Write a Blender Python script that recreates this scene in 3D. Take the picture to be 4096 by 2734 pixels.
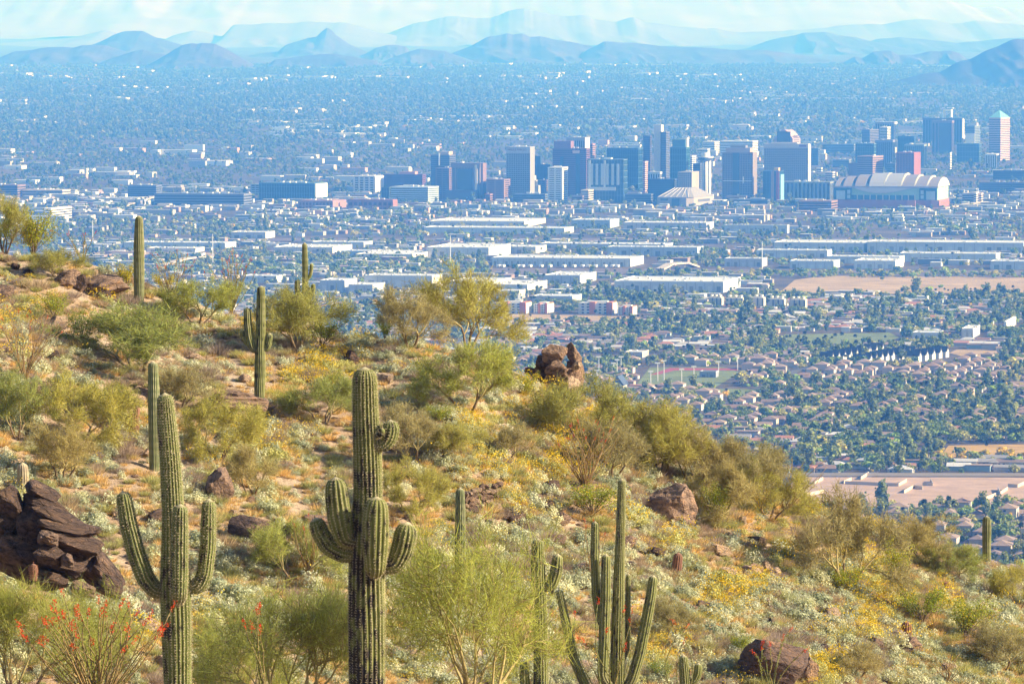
import bpy, math, random
import numpy as np
from mathutils import Vector, Matrix

R = math.radians
for o in list(bpy.data.objects): bpy.data.objects.remove(o)
scene = bpy.context.scene
col = scene.collection
random.seed(7); rng = np.random.default_rng(7)

# ------------------------------------------------------------------ camera
FPX = 17900.0            # focal length in pixels of a 4096 px wide frame
CAMZ = 280.0             # metres above the valley floor
PITCH = math.atan((1367 - 274) / FPX)
cam_d = bpy.data.cameras.new('camera'); cam = bpy.data.objects.new('camera', cam_d)
col.objects.link(cam); scene.camera = cam
cam_d.sensor_width = 36.0; cam_d.lens = 36.0 * FPX / 4096
cam_d.clip_start = 1.0; cam_d.clip_end = 400000
cam.location = (0, 0, CAMZ); cam.rotation_euler = (math.pi / 2 - PITCH, 0, 0)

# ------------------------------------------------------------------ light
SUN_AZ = 9.5            # degrees behind the camera's right-hand side
SUN_EL = 25.0
world = bpy.data.worlds.new('World'); scene.world = world; world.use_nodes = True
wn = world.node_tree.nodes; wl = world.node_tree.links
bg = wn['Background']; sky = wn.new('ShaderNodeTexSky'); sky.sky_type = 'NISHITA'
sky.sun_disc = False; sky.sun_elevation = R(SUN_EL); sky.sun_rotation = R(90 + SUN_AZ)
sky.altitude = 500; sky.air_density = 1.0; sky.dust_density = 1.0; sky.ozone_density = 1.5
wl.new(sky.outputs[0], bg.inputs[0]); bg.inputs[1].default_value = 0.065
sun_d = bpy.data.lights.new('sun', 'SUN'); sun = bpy.data.objects.new('sun', sun_d); col.objects.link(sun)
sun_d.energy = 5.0; sun_d.angle = R(0.53); sun_d.color = (1.0, 0.93, 0.86)
sdir = Vector((math.cos(R(SUN_AZ)) * math.cos(R(SUN_EL)), -math.sin(R(SUN_AZ)) * math.cos(R(SUN_EL)), math.sin(R(SUN_EL))))
sun.rotation_euler = sdir.to_track_quat('Z', 'Y').to_euler(); sun.location = (200, -60, 500)
vs = scene.view_settings; vs.view_transform = 'Standard'; vs.look = 'None'; vs.gamma = 1.0
vs.exposure = 1.1; vs.use_curve_mapping = False
cy = scene.cycles
cy.max_bounces = 6; cy.diffuse_bounces = 3; cy.glossy_bounces = 2; cy.transmission_bounces = 3; cy.transparent_max_bounces = 6
cy.volume_bounces = 1
cy.use_denoising = True

# ------------------------------------------------------------------ projection helpers (photo pixels -> places)
FW = np.array([0, math.cos(PITCH), -math.sin(PITCH)]); UP = np.array([0, math.sin(PITCH), math.cos(PITCH)])
def ray(px, py):
    u = (px - 2048) / FPX; v = (1367 - py) / FPX
    return np.array([u, 0, 0]) + UP * v + FW
def slope_of(py):                       # drop per metre of distance on the line of sight of a row
    d = ray(2048, py); return -d[2] / d[1]
def project(X, Y, Z):
    X = np.asarray(X, float); Y = np.asarray(Y, float); Zr = np.asarray(Z, float) - CAMZ
    w = Y * FW[1] + Zr * FW[2]; v = Y * UP[1] + Zr * UP[2]
    return 2048 + FPX * X / w, 1367 - FPX * v / w
def px2x(px, D): return (px - 2048) / FPX * D
GY = np.array([-2000, 8000, 24000, 40000, 60000, 90000.]); GZ = np.array([0, 0, 262, 452, 780, 1000.])
_yy = np.arange(-2000, 90001, 100.0); _zz = np.interp(_yy, GY, GZ)
_k = np.hanning(13); _k /= _k.sum(); _zz = np.convolve(np.pad(_zz, 6, mode='edge'), _k, mode='valid')
def gz(Y): return np.interp(Y, _yy, _zz)
_rows_Y = np.arange(1500, 60000, 10.0)
_rows_r = project(0 * _rows_Y, _rows_Y, gz(_rows_Y))[1]
def row2Y(row): return float(np.interp(-row, -_rows_r, _rows_Y))
def gp(px, row, dz=0.0):                # photo pixel -> point on the valley floor
    Y = row2Y(row); return Vector((px2x(px, Y), Y, float(gz(Y)) + dz))

# ------------------------------------------------------------------ noise
def _hash(ix, iy, s):
    h = (ix.astype(np.int64) * 374761393 + iy.astype(np.int64) * 668265263 + s * 974711) & 0x7fffffff
    h = ((h ^ (h >> 13)) * 1274126177) & 0x7fffffff
    return ((h ^ (h >> 16)) & 0xffff) / 65535.0
def vnoise(x, y, s=0):
    x = np.asarray(x, float); y = np.asarray(y, float)
    ix = np.floor(x); iy = np.floor(y); fx = x - ix; fy = y - iy
    fx = fx * fx * (3 - 2 * fx); fy = fy * fy * (3 - 2 * fy)
    a = _hash(ix, iy, s); b = _hash(ix + 1, iy, s); c = _hash(ix, iy + 1, s); d = _hash(ix + 1, iy + 1, s)
    return (a + (b - a) * fx) * (1 - fy) + (c + (d - c) * fx) * fy
def fbm(x, y, s=0, o=4, g=0.5):
    t = 0; a = 1; n = 0
    for k in range(o):
        t = t + a * vnoise(x * 2 ** k, y * 2 ** k, s + k * 17); n += a; a *= g
    return t / n

# ------------------------------------------------------------------ mesh helpers
def tag(o, label=None, cat=None, group=None, kind=None):
    if label: o['label'] = label
    if cat: o['category'] = cat
    if group: o['group'] = group
    if kind: o['kind'] = kind
    return o
def link(o, parent=None):
    col.objects.link(o)
    if parent is not None: o.parent = parent
    return o
def empty(name, loc, rz=0.0):
    o = bpy.data.objects.new(name, None); o.location = loc; o.rotation_euler = (0, 0, rz); o.empty_display_size = 0.2
    return link(o)
class MB:
    def __init__(s): s.v = []; s.f = []; s.m = []; s.c = []; s.n = 0; s.sm = []
    def add(s, v, f, m=0, c=(1, 1, 1), smooth=False):
        v = np.asarray(v, float).reshape(-1, 3); s.v.append(v)
        s.f += [tuple(int(i) + s.n for i in q) for q in f]; s.m += [m] * len(f); s.sm += [smooth] * len(f)
        c = np.asarray(c, float); s.c.append(np.tile(c, (len(v), 1)) if c.ndim == 1 else c); s.n += len(v)
    def box(s, x0, x1, y0, y1, z0, z1, m=0, c=(1, 1, 1), bottom=False):
        v = [(x0, y0, z0), (x1, y0, z0), (x1, y1, z0), (x0, y1, z0), (x0, y0, z1), (x1, y0, z1), (x1, y1, z1), (x0, y1, z1)]
        f = [(0, 1, 5, 4), (1, 2, 6, 5), (2, 3, 7, 6), (3, 0, 4, 7), (4, 5, 6, 7)]
        if bottom: f.append((3, 2, 1, 0))
        s.add(v, f, m, c)
    def tube(s, pts, rad, n=6, m=0, c=(1, 1, 1), cap=True):
        pts = np.asarray(pts, float); N = len(pts); rad = np.broadcast_to(np.asarray(rad, float), (N,))
        t = np.gradient(pts, axis=0); t /= np.linalg.norm(t, axis=1)[:, None] + 1e-9
        ref = np.array([0.31, 0.17, 0.94]) if abs(t[0][2]) < 0.9 else np.array([1.0, 0.1, 0.05])
        a = np.cross(t, ref); a /= np.linalg.norm(a, axis=1)[:, None] + 1e-9; b = np.cross(t, a)
        th = np.arange(n) * 2 * math.pi / n
        ring = pts[:, None] + rad[:, None, None] * (np.cos(th)[None, :, None] * a[:, None] + np.sin(th)[None, :, None] * b[:, None])
        f = [(i * n + j, i * n + (j + 1) % n, (i + 1) * n + (j + 1) % n, (i + 1) * n + j) for i in range(N - 1) for j in range(n)]
        if cap: f.append(tuple(range((N - 1) * n, N * n)))
        s.add(ring.reshape(-1, 3), f, m, c, True)
    def mesh(s, name, mats):
        me = bpy.data.meshes.new(name)
        V = np.concatenate(s.v) if s.v else np.zeros((0, 3))
        me.from_pydata(V.tolist(), [], s.f)
        for mm in (mats if isinstance(mats, (list, tuple)) else [mats]): me.materials.append(mm)
        me.polygons.foreach_set('material_index', s.m); me.polygons.foreach_set('use_smooth', s.sm)
        ca = me.color_attributes.new('Col', 'FLOAT_COLOR', 'POINT')
        C = np.concatenate(s.c); ca.data.foreach_set('color', np.concatenate([C, np.ones((len(C), 1))], 1).astype(np.float32).ravel())
        me.update(); return me
    def build(s, name, mats, parent=None, loc=None, rz=0):
        o = bpy.data.objects.new(name, s.mesh(name, mats))
        if loc is not None: o.location = loc
        o.rotation_euler = (0, 0, rz); return link(o, parent)
def tri_mesh(name, V, C, mats, k=3, mi=None):      # V (n,k,3): loose triangles / quads, C (n,3) colours
    n = len(V); me = bpy.data.meshes.new(name); me.vertices.add(n * k); me.vertices.foreach_set('co', V.astype(np.float32).ravel())
    me.loops.add(n * k); me.loops.foreach_set('vertex_index', np.arange(n * k, dtype=np.int32))
    me.polygons.add(n); me.polygons.foreach_set('loop_start', np.arange(n, dtype=np.int32) * k)
    for mm in (mats if isinstance(mats, (list, tuple)) else [mats]): me.materials.append(mm)
    if mi is not None: me.polygons.foreach_set('material_index', mi.astype(np.int32))
    ca = me.color_attributes.new('Col', 'FLOAT_COLOR', 'POINT')
    CC = np.repeat(np.concatenate([C, np.ones((n, 1))], 1), k, 0); ca.data.foreach_set('color', CC.astype(np.float32).ravel())
    me.update(calc_edges=True); return me
def grid_mesh(name, X, Y, Z, mat, smooth=True, C=None):
    ny, nx = X.shape; V = np.stack([X, Y, Z], -1).reshape(-1, 3)
    i = (np.arange(ny - 1)[:, None] * nx + np.arange(nx - 1)[None]).ravel()
    F = np.stack([i, i + 1, i + nx + 1, i + nx], 1)
    me = bpy.data.meshes.new(name); me.vertices.add(len(V)); me.vertices.foreach_set('co', V.astype(np.float32).ravel())
    me.loops.add(F.size); me.loops.foreach_set('vertex_index', F.astype(np.int32).ravel())
    me.polygons.add(len(F)); me.polygons.foreach_set('loop_start', np.arange(len(F), dtype=np.int32) * 4)
    me.polygons.foreach_set('use_smooth', np.full(len(F), smooth)); me.materials.append(mat)
    if C is not None:
        ca = me.color_attributes.new('Col', 'FLOAT_COLOR', 'POINT')
        ca.data.foreach_set('color', np.concatenate([C.reshape(-1, 3), np.ones((len(V), 1))], 1).astype(np.float32).ravel())
    me.update(calc_edges=True); return me
def mobj(name, me, parent=None, loc=(0, 0, 0), rz=0, sc=None):
    o = bpy.data.objects.new(name, me); o.location = loc; o.rotation_euler = (0, 0, rz)
    if sc is not None: o.scale = sc if hasattr(sc, '__len__') else (sc, sc, sc)
    return link(o, parent)

# ------------------------------------------------------------------ materials
def mat_base(name, rough=0.8, spec=0.3):
    m = bpy.data.materials.new(name); m.use_nodes = True; b = m.node_tree.nodes['Principled BSDF']
    b.inputs['Roughness'].default_value = rough; b.inputs['Specular IOR Level'].default_value = spec
    return m, m.node_tree.nodes, m.node_tree.links, b
def noise_node(N, L, scale, detail=4, rough=0.6, coord='Object'):
    tc = N.new('ShaderNodeTexCoord'); n = N.new('ShaderNodeTexNoise')
    n.inputs['Scale'].default_value = scale; n.inputs['Detail'].default_value = detail; n.inputs['Roughness'].default_value = rough
    L.new(tc.outputs[coord], n.inputs['Vector']); return n
def ramp(N, L, src, stops):
    r = N.new('ShaderNodeValToRGB'); e = r.color_ramp.elements
    while len(e) < len(stops): e.new(0.5)
    for k, (p, c) in enumerate(stops): e[k].position = p; e[k].color = (*c, 1)
    L.new(src, r.inputs[0]); return r
def mixc(N, L, a, b, fac, mode='MIX'):
    m = N.new('ShaderNodeMix'); m.data_type = 'RGBA'; m.blend_type = mode
    for s, v in ((m.inputs[0], fac), (m.inputs[6], a), (m.inputs[7], b)):
        if isinstance(v, (int, float)): s.default_value = v
        elif isinstance(v, tuple): s.default_value = (*v, 1)
        else: L.new(v, s)
    return m.outputs[2]
def plain(name, c, rough=0.8, var=0.25, scale=0.3, spec=0.3, bump=0.0):
    m, N, L, b = mat_base(name, rough, spec); n = noise_node(N, L, scale)
    r = ramp(N, L, n.outputs[0], [(0.3, tuple(x * (1 - var) for x in c)), (0.7, tuple(min(1, x * (1 + var)) for x in c))])
    L.new(r.outputs[0], b.inputs['Base Color'])
    if bump:
        bp = N.new('ShaderNodeBump'); bp.inputs['Strength'].default_value = bump; L.new(n.outputs[0], bp.inputs['Height']); L.new(bp.outputs[0], b.inputs['Normal'])
    return m
def vcol(name, rough=0.8, transl=0.0, var=0.0, scale=6.0, objvar=0.0, spec=0.25, bump=0.0):
    m, N, L, b = mat_base(name, rough, spec); a = N.new('ShaderNodeAttribute'); a.attribute_name = 'Col'; c = a.outputs['Color']
    if var:
        n = noise_node(N, L, scale); r = ramp(N, L, n.outputs[0], [(0.3, (1 - var,) * 3), (0.7, (1 + var,) * 3)])
        c = mixc(N, L, c, r.outputs[0], 1.0, 'MULTIPLY')
        if bump:
            bp = N.new('ShaderNodeBump'); bp.inputs['Strength'].default_value = bump; L.new(n.outputs[0], bp.inputs['Height']); L.new(bp.outputs[0], b.inputs['Normal'])
    if objvar:
        oi = N.new('ShaderNodeObjectInfo'); r2 = ramp(N, L, oi.outputs['Random'], [(0, (1 - objvar, 1 - objvar * .8, 1 - objvar)), (0.5, (1, 1, 1)), (1, (1 + objvar, 1 + objvar * .7, 1 - objvar * .5))])
        c = mixc(N, L, c, r2.outputs[0], 1.0, 'MULTIPLY')
    L.new(c, b.inputs['Base Color'])
    if transl:
        t = N.new('ShaderNodeBsdfTranslucent'); mx = N.new('ShaderNodeMixShader'); mx.inputs[0].default_value = transl
        L.new(c, t.inputs[0]); L.new(b.outputs[0], mx.inputs[1]); L.new(t.outputs[0], mx.inputs[2]); L.new(mx.outputs[0], N['Material Output'].inputs[0])
    return m
def objcol(name, rough=0.8, var=0.12, scale=0.5, spec=0.3):     # colour comes from each object's own colour
    m, N, L, b = mat_base(name, rough, spec); oi = N.new('ShaderNodeObjectInfo'); n = noise_node(N, L, scale)
    r = ramp(N, L, n.outputs[0], [(0.3, (1 - var,) * 3), (0.7, (1 + var,) * 3)])
    L.new(mixc(N, L, oi.outputs['Color'], r.outputs[0], 1.0, 'MULTIPLY'), b.inputs['Base Color']); return m
M_attr = vcol('painted_surfaces', 0.75)
M_obj = objcol('tinted_surface')
M_glass, N_, L_, b_ = mat_base('tower_glass', 0.2, 0.4)
oi_ = N_.new('ShaderNodeObjectInfo'); L_.new(oi_.outputs['Color'], b_.inputs['Base Color']); b_.inputs['Metallic'].default_value = 0.0
# generic instance scatterer for what nobody could count
def scatter(name, templates, P, rot, scl, pick, label, cat):
    n = len(P); me = bpy.data.meshes.new(name); me.vertices.add(n); me.vertices.foreach_set('co', np.asarray(P, np.float32).ravel())
    a = me.attributes.new('rotz', 'FLOAT_VECTOR', 'POINT'); rv = np.zeros((n, 3), np.float32); rv[:, 2] = rot; a.data.foreach_set('vector', rv.ravel())
    a = me.attributes.new('scl', 'FLOAT_VECTOR', 'POINT'); a.data.foreach_set('vector', np.asarray(scl, np.float32).reshape(n, 3).ravel())
    a = me.attributes.new('pick', 'INT', 'POINT'); a.data.foreach_set('value', np.asarray(pick, np.int32))
    o = link(bpy.data.objects.new(name, me)); tag(o, label, cat, kind='stuff')
    ng = bpy.data.node_groups.new(name + '_nodes', 'GeometryNodeTree')
    ng.interface.new_socket('Geometry', in_out='INPUT', socket_type='NodeSocketGeometry'); ng.interface.new_socket('Geometry', in_out='OUTPUT', socket_type='NodeSocketGeometry')
    N = ng.nodes; L = ng.links; gi = N.new('NodeGroupInput'); go = N.new('NodeGroupOutput')
    iop = N.new('GeometryNodeInstanceOnPoints'); g2i = N.new('GeometryNodeGeometryToInstance')
    for t in reversed(templates):
        inf = N.new('GeometryNodeObjectInfo'); inf.inputs['Object'].default_value = t; L.new(inf.outputs['Geometry'], g2i.inputs[0])
    def attr(nm, ty):
        q = N.new('GeometryNodeInputNamedAttribute'); q.data_type = ty; q.inputs['Name'].default_value = nm; return q.outputs['Attribute']
    L.new(gi.outputs[0], iop.inputs['Points']); L.new(g2i.outputs[0], iop.inputs['Instance']); iop.inputs['Pick Instance'].default_value = True
    L.new(attr('pick', 'INT'), iop.inputs['Instance Index']); L.new(attr('rotz', 'FLOAT_VECTOR'), iop.inputs['Rotation']); L.new(attr('scl', 'FLOAT_VECTOR'), iop.inputs['Scale'])
    L.new(iop.outputs[0], go.inputs[0]); md = o.modifiers.new('scatter', 'NODES'); md.node_group = ng
    return o
ORD = ['first', 'second', 'third', 'fourth', 'fifth', 'sixth', 'seventh', 'eighth', 'ninth', 'tenth', 'eleventh', 'twelfth', 'thirteenth', 'fourteenth', 'fifteenth', 'sixteenth', 'seventeenth', 'eighteenth', 'nineteenth', 'twentieth'] + ['twenty-' + q for q in ('first', 'second', 'third', 'fourth', 'fifth', 'sixth', 'seventh', 'eighth', 'ninth')]
CITYMARK = [(2720, 1520, 'the playing field'), (3600, 1960, 'the dirt lot'), (3950, 1800, 'the golden field'), (3330, 1355, 'the park lawn'), (3560, 1440, 'the black-roofed row houses'), (2950, 1570, 'the small lawn'), (3946, 2060, 'the solitary right saguaro'), (2480, 1560, 'the chapel'), (4090, 1600, 'the right frame edge'), (3300, 1700, 'the wooded middle of the suburb'), (4090, 2150, 'the lower right roofs'), (3100, 1850, 'the bare ocotillo'), (3380, 2000, 'the forked palo verde')]
HILLMARK = [(1464, 1700, 'the central saguaro'), (690, 2000, 'the tall left saguaro'), (556, 1100, 'the lone ridge saguaro'), (1040, 1550, 'the two-armed saguaro'), (2230, 1500, 'the boulder pile'), (2690, 2030, 'the cleft boulder'), (2480, 2300, 'the slender saguaro cluster'), (2340, 1850, 'the orange ocotillo'), (3390, 2250, 'the forked palo verde'), (3946, 2150, 'the solitary right saguaro'), (3620, 2520, 'the lower right barrel cactus'), (3120, 2660, 'the bottom dark boulders'), (1925, 2020, 'the stone wall'), (230, 2150, 'the dark outcrop'), (400, 1150, 'the upper rock slabs'), (890, 1970, 'the red barrel cactus'), (2702, 2270, 'the brown barrel cactus'), (1870, 1380, 'the trunked ridge tree'), (100, 1450, 'the reddish ocotillo'), (535, 1700, 'the double-headed barrel cactus'), (3000, 2250, 'the right clearing'), (1841, 2150, 'the single slim saguaro'), (4050, 2500, 'the right frame edge')]
def beside(px, rw, marks):
    x, y, nm = min(marks, key=lambda m: (m[0] - px) ** 2 + (1.4 * (m[1] - rw)) ** 2); dx, dy = px - x, rw - y
    far_ = ' far' if math.hypot(dx, dy) > 260 else ''
    return f"{far_} {'right of' if dx > 0 else 'left of'} {nm}" if abs(dx) > 1.2 * abs(dy) else f"{far_} {'below' if dy > 0 else 'above'} {nm}"
def template(me): return bpy.data.objects.new(me.name + '_template', me)

# ================================================================== terrain
# --- valley floor
M_valley, N, L, b = mat_base('valley_floor', 0.95, 0.1)
n1 = noise_node(N, L, 0.004, 6, 0.65); n2 = noise_node(N, L, 0.03, 5, 0.7)
r1 = ramp(N, L, n1.outputs[0], [(0.35, (0.09, 0.075, 0.06)), (0.5, (0.13, 0.105, 0.082)), (0.68, (0.19, 0.15, 0.105))])
r2 = ramp(N, L, n2.outputs[0], [(0.3, (0.55, 0.57, 0.55)), (0.55, (0.95, 0.95, 0.95)), (0.75, (1.25, 1.2, 1.15))])
L.new(mixc(N, L, r1.outputs[0], r2.outputs[0], 1.0, 'MULTIPLY'), b.inputs['Base Color'])
ys = np.concatenate([np.arange(-1500, 9000, 250), np.arange(9000, 26000, 500), np.arange(26000, 92000, 2000)])
xs = np.linspace(-1, 1, 41); Yg = np.repeat(ys[:, None], 41, 1); Xg = xs[None] * (4000 + 0.35 * np.abs(Yg))
tag(mobj('valley_floor', grid_mesh('valley_floor', Xg, Yg, gz(Yg), M_valley)), 'flat desert valley floor under the city', None, kind='structure')

# --- foreground hillside
RPX = np.array([-2500, -800, 0, 300, 560, 700, 870, 1000, 1250, 1450, 1700, 1900, 2050, 2200, 2400, 2600, 2750, 3000, 3250, 3500, 3800, 4096, 4900, 7000.])
RRW = np.array([700, 900, 1030, 1060, 1140, 1190, 1255, 1275, 1310, 1345, 1380, 1425, 1500, 1560, 1625, 1735, 1815, 1910, 2020, 2120, 2210, 2290, 2500, 3000.])
YR = 195.0
def sl(row): return np.tan(PITCH + np.arctan((np.asarray(row, float) - 1367) / FPX))
def ridge_row(px): return np.interp(px, RPX, RRW)
def hill_z(X, Y):
    X = np.asarray(X, float); Y = np.asarray(Y, float)
    c = 2048 + X * FPX / YR
    yr = YR + 6 * (vnoise(c / 600.0, c * 0, 5) - .5)
    zr = -sl(ridge_row(c)) * yr
    yf = np.interp(c, [-1000, 0, 4096, 5000], [126, 130, 172, 176.]); zf = -sl(2800) * yf
    zn = -12.9 - 0.02 * np.abs(X)
    t = (Y - yf) / (yr - yf); tc = np.clip(t, 0, 1)
    face = zf + (zr - zf) * (tc ** 0.92)
    near = np.where(Y < 75, -1.7 + (zn + 1.7) * np.clip(Y, -5, 75) / 75, zn + (zf - zn) * np.clip((Y - 75) / np.maximum(yf - 75, 1), 0, 1))
    back = zr - 0.05 * (Y - yr) - 0.55 * np.maximum(0, Y - yr - 4) 
    z = np.where(t < 0, near, np.where(t < 1, face, back))
    bump = (fbm(X / 9.0, Y / 9.0, 3, 3) - .5) * 1.5 + (fbm(X / 2.2, Y / 2.2, 9, 3) - .5) * 0.55
    amp = np.clip((Y - 40) / 40, 0, 1) * np.where(t < 0, np.clip(1 + t * 1.2, 0.35, 1), 1) * (1 - 0.55 * np.exp(-((Y - yr) / 14) ** 2))
    z = z + bump * amp
    return np.maximum(z, -281.0 + 0.0 * z) + CAMZ
def hp(px, row, y0=85.0, y1=215.0):      # photo pixel -> point on the hillside
    d = ray(px, row); Ys = np.arange(y0, y1, 0.25); t = Ys / d[1]
    Xs = d[0] * t; Zs = CAMZ + d[2] * t; h = hill_z(Xs, Ys); k = np.nonzero(Zs < h)[0]
    if len(k) == 0:
        k = [int(np.argmin(Zs - h))]
    i = k[0]; return Vector((Xs[i], Ys[i], float(hill_z(Xs[i], Ys[i]))))
M_hill, N, L, b = mat_base('desert_soil', 0.95, 0.1)
n1 = noise_node(N, L, 0.16, 6, 0.65); n2 = noise_node(N, L, 2.2, 6, 0.75); n3 = noise_node(N, L, 14.0, 4, 0.8)
r1 = ramp(N, L, n1.outputs[0], [(0.34, (0.43, 0.29, 0.185)), (0.5, (0.56, 0.405, 0.27)), (0.66, (0.64, 0.5, 0.35))])
r2 = ramp(N, L, n2.outputs[0], [(0.3, (0.55, 0.5, 0.48)), (0.52, (1, 1, 1)), (0.72, (1.25, 1.2, 1.1))])
r3 = ramp(N, L, n3.outputs[0], [(0.36, (0.5, 0.48, 0.46)), (0.5, (1, 1, 1)), (0.7, (1.3, 1.3, 1.3))])
c = mixc(N, L, r1.outputs[0], r2.outputs[0], 1.0, 'MULTIPLY'); c = mixc(N, L, c, r3.outputs[0], 0.8, 'MULTIPLY')
L.new(c, b.inputs['Base Color'])
bp = N.new('ShaderNodeBump'); bp.inputs['Strength'].default_value = 0.9; bp.inputs['Distance'].default_value = 0.12
L.new(n3.outputs[0], bp.inputs['Height']); L.new(bp.outputs[0], b.inputs['Normal'])
hx = np.concatenate([np.linspace(-900, -60, 25)[:-1], np.arange(-60, 60, 0.4), np.linspace(60, 900, 25)])
hy = np.concatenate([np.linspace(-400, 60, 24)[:-1], np.arange(60, 225, 0.4), np.linspace(225, 900, 40)])
HX, HY = np.meshgrid(hx, hy); HZ = hill_z(HX, HY)
tag(mobj('hillside', grid_mesh('hillside', HX, HY, HZ, M_hill)), 'orange tan rocky desert hillside in the foreground', None, kind='structure')

# --- mountains: crest outlines as (photo px, row) at a distance, each a real eroded heightfield
M_mtn, N, L, b = mat_base('mountain_rock', 0.95, 0.1)
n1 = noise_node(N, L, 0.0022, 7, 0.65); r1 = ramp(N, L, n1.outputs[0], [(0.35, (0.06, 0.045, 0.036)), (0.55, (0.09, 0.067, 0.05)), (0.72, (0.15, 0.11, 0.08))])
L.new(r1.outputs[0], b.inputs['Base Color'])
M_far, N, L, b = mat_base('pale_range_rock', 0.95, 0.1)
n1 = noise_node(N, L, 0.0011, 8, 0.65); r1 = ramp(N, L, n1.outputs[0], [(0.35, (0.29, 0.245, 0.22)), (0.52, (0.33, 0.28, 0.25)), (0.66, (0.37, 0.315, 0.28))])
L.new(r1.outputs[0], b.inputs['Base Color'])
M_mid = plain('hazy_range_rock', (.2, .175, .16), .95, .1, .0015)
def mountain(label, D, W, pts, seed, ns=220):
    pts = np.array(pts, float); px = np.linspace(pts[0, 0], pts[-1, 0], ns); row = np.interp(px, pts[:, 0], pts[:, 1])
    k = np.hanning(7); k /= k.sum(); row = np.convolve(np.pad(row, 3, mode='edge'), k, mode='valid')
    X = px2x(px, D); zc = CAMZ - np.array([slope_of(r) for r in row]) * D
    zc = zc + (fbm(X / 120.0, X * 0, seed, 3) - .5) * np.clip(zc - gz(D), 0, 300) * 0.12
    t = np.linspace(-1, 1, 61); Xg = np.repeat(X[None], 61, 0); T = np.repeat(t[:, None], ns, 1)
    Yg = D + T * W
    sp = 2 * np.abs(fbm(Xg / (W * 0.3) + 0.25 * T, T * 0.7 + 3.3, seed, 4) - .5)          # spurs and gullies run down the slopes
    a = np.clip(np.abs(T) * (0.75 + (1.5 if D < 40000 else .6) * sp * np.clip(np.abs(T) * 4, 0, 1)), 0, 1)
    prof = (1 - a) ** 1.35
    base = gz(Yg) - 25
    rise = np.maximum(zc[None] - gz(D), -20)
    det = (fbm(Xg / (W * .09), Yg / (W * .09), seed + 40, 4) - .5) * rise * (0.22 if D < 40000 else 0.07) * np.clip(np.abs(T) * 5, 0, 1)
    Z = base + np.maximum(rise + 25, 4) * prof + det * prof ** 0.5
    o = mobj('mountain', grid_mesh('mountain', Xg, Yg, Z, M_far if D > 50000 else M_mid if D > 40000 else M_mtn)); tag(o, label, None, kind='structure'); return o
mountain('hazy brown hill with double summit at far left', 27500, 1500, [(-300, 260), (-100, 240), (0, 232), (60, 208), (119, 203), (173, 194), (203, 190), (298, 191), (334, 179), (429, 182), (477, 197), (519, 206), (600, 250), (660, 285)], 1)
mountain('taller flat-topped hill behind the far left hills', 31000, 1900, [(250, 215), (387, 176), (453, 143), (507, 122), (572, 121), (632, 149), (727, 179), (800, 205), (900, 240)], 2)
mountain('low sloping hill in front of the flat-topped hill', 26500, 900, [(330, 275), (400, 252), (536, 206), (578, 201), (661, 220), (720, 245), (780, 280)], 3)
mountain('broad hill with blunt summit left of the pointed peak', 25500, 1100, [(566, 276), (656, 226), (733, 182), (769, 173), (793, 176), (811, 170), (864, 171), (888, 185), (930, 209), (983, 238), (1045, 276)], 4)
mountain('pointed rocky peak on the far valley edge', 33000, 1500, [(1000, 222), (1049, 212), (1114, 206), (1144, 179), (1216, 158), (1269, 143), (1287, 125), (1311, 111), (1329, 122), (1347, 143), (1400, 179), (1460, 205), (1520, 225)], 5)
mountain('low dark hill below the pointed peak', 26000, 900, [(1060, 268), (1103, 240), (1216, 225), (1281, 218), (1341, 216), (1410, 226), (1499, 244), (1575, 278)], 6)
mountain('small cluster of rounded knolls right of the pointed peak', 31000, 700, [(1440, 225), (1463, 215), (1505, 191), (1547, 182), (1588, 182), (1624, 185), (1642, 209), (1670, 225)], 7, 120)
mountain('low hill with pale right slope near picture centre', 28500, 800, [(1530, 250), (1559, 235), (1636, 206), (1684, 194), (1731, 203), (1779, 206), (1857, 232), (1900, 245)], 8, 120)
mountain('tiny dark butte rising from the tree-covered plain', 25000, 200, [(1680, 276), (1695, 262), (1708, 251), (1725, 254), (1745, 276)], 9, 60)
mountain('long ridge with jagged summit in the middle distance', 30000, 1700, [(1760, 228), (1809, 212), (1886, 185), (1958, 146), (2006, 140), (2029, 132), (2053, 138), (2089, 132), (2119, 149), (2161, 143), (2214, 158), (2280, 167), (2333, 179), (2375, 185), (2450, 200), (2550, 228), (2620, 245)], 10)
mountain('long low mesa right of the jagged ridge', 29500, 1500, [(2300, 235), (2350, 200), (2417, 166), (2482, 170), (2572, 176), (2661, 184), (2750, 188), (2815, 191), (2934, 200), (3053, 200), (3143, 212), (3292, 238), (3400, 255)], 11)
mountain('pale hill with smooth crest above the right plain', 36000, 1800, [(2900, 212), (2994, 191), (3077, 161), (3173, 140), (3209, 130), (3292, 128), (3352, 140), (3441, 155), (3560, 180), (3640, 200)], 12)
mountain('pale long hill at far right behind the dark ridge', 38000, 1800, [(3380, 195), (3435, 179), (3501, 158), (3590, 147), (3680, 158), (3769, 164), (3828, 173), (3950, 160), (4096, 149), (4300, 150), (4500, 190)], 13)
mountain('pair of low dark hills left of the right-hand ridge', 27000, 700, [(3340, 262), (3376, 247), (3417, 226), (3447, 232), (3489, 206), (3560, 203), (3590, 221), (3650, 221), (3709, 206), (3799, 203), (3835, 215), (3880, 250)], 14)
mountain('dark near ridge climbing out of frame at right', 20500, 1100, [(3560, 332), (3590, 322), (3680, 294), (3757, 287), (3828, 246), (3876, 236), (3936, 203), (3995, 183), (4043, 164), (4096, 156), (4250, 120), (4400, 140), (4600, 240), (4700, 310)], 15)
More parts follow.
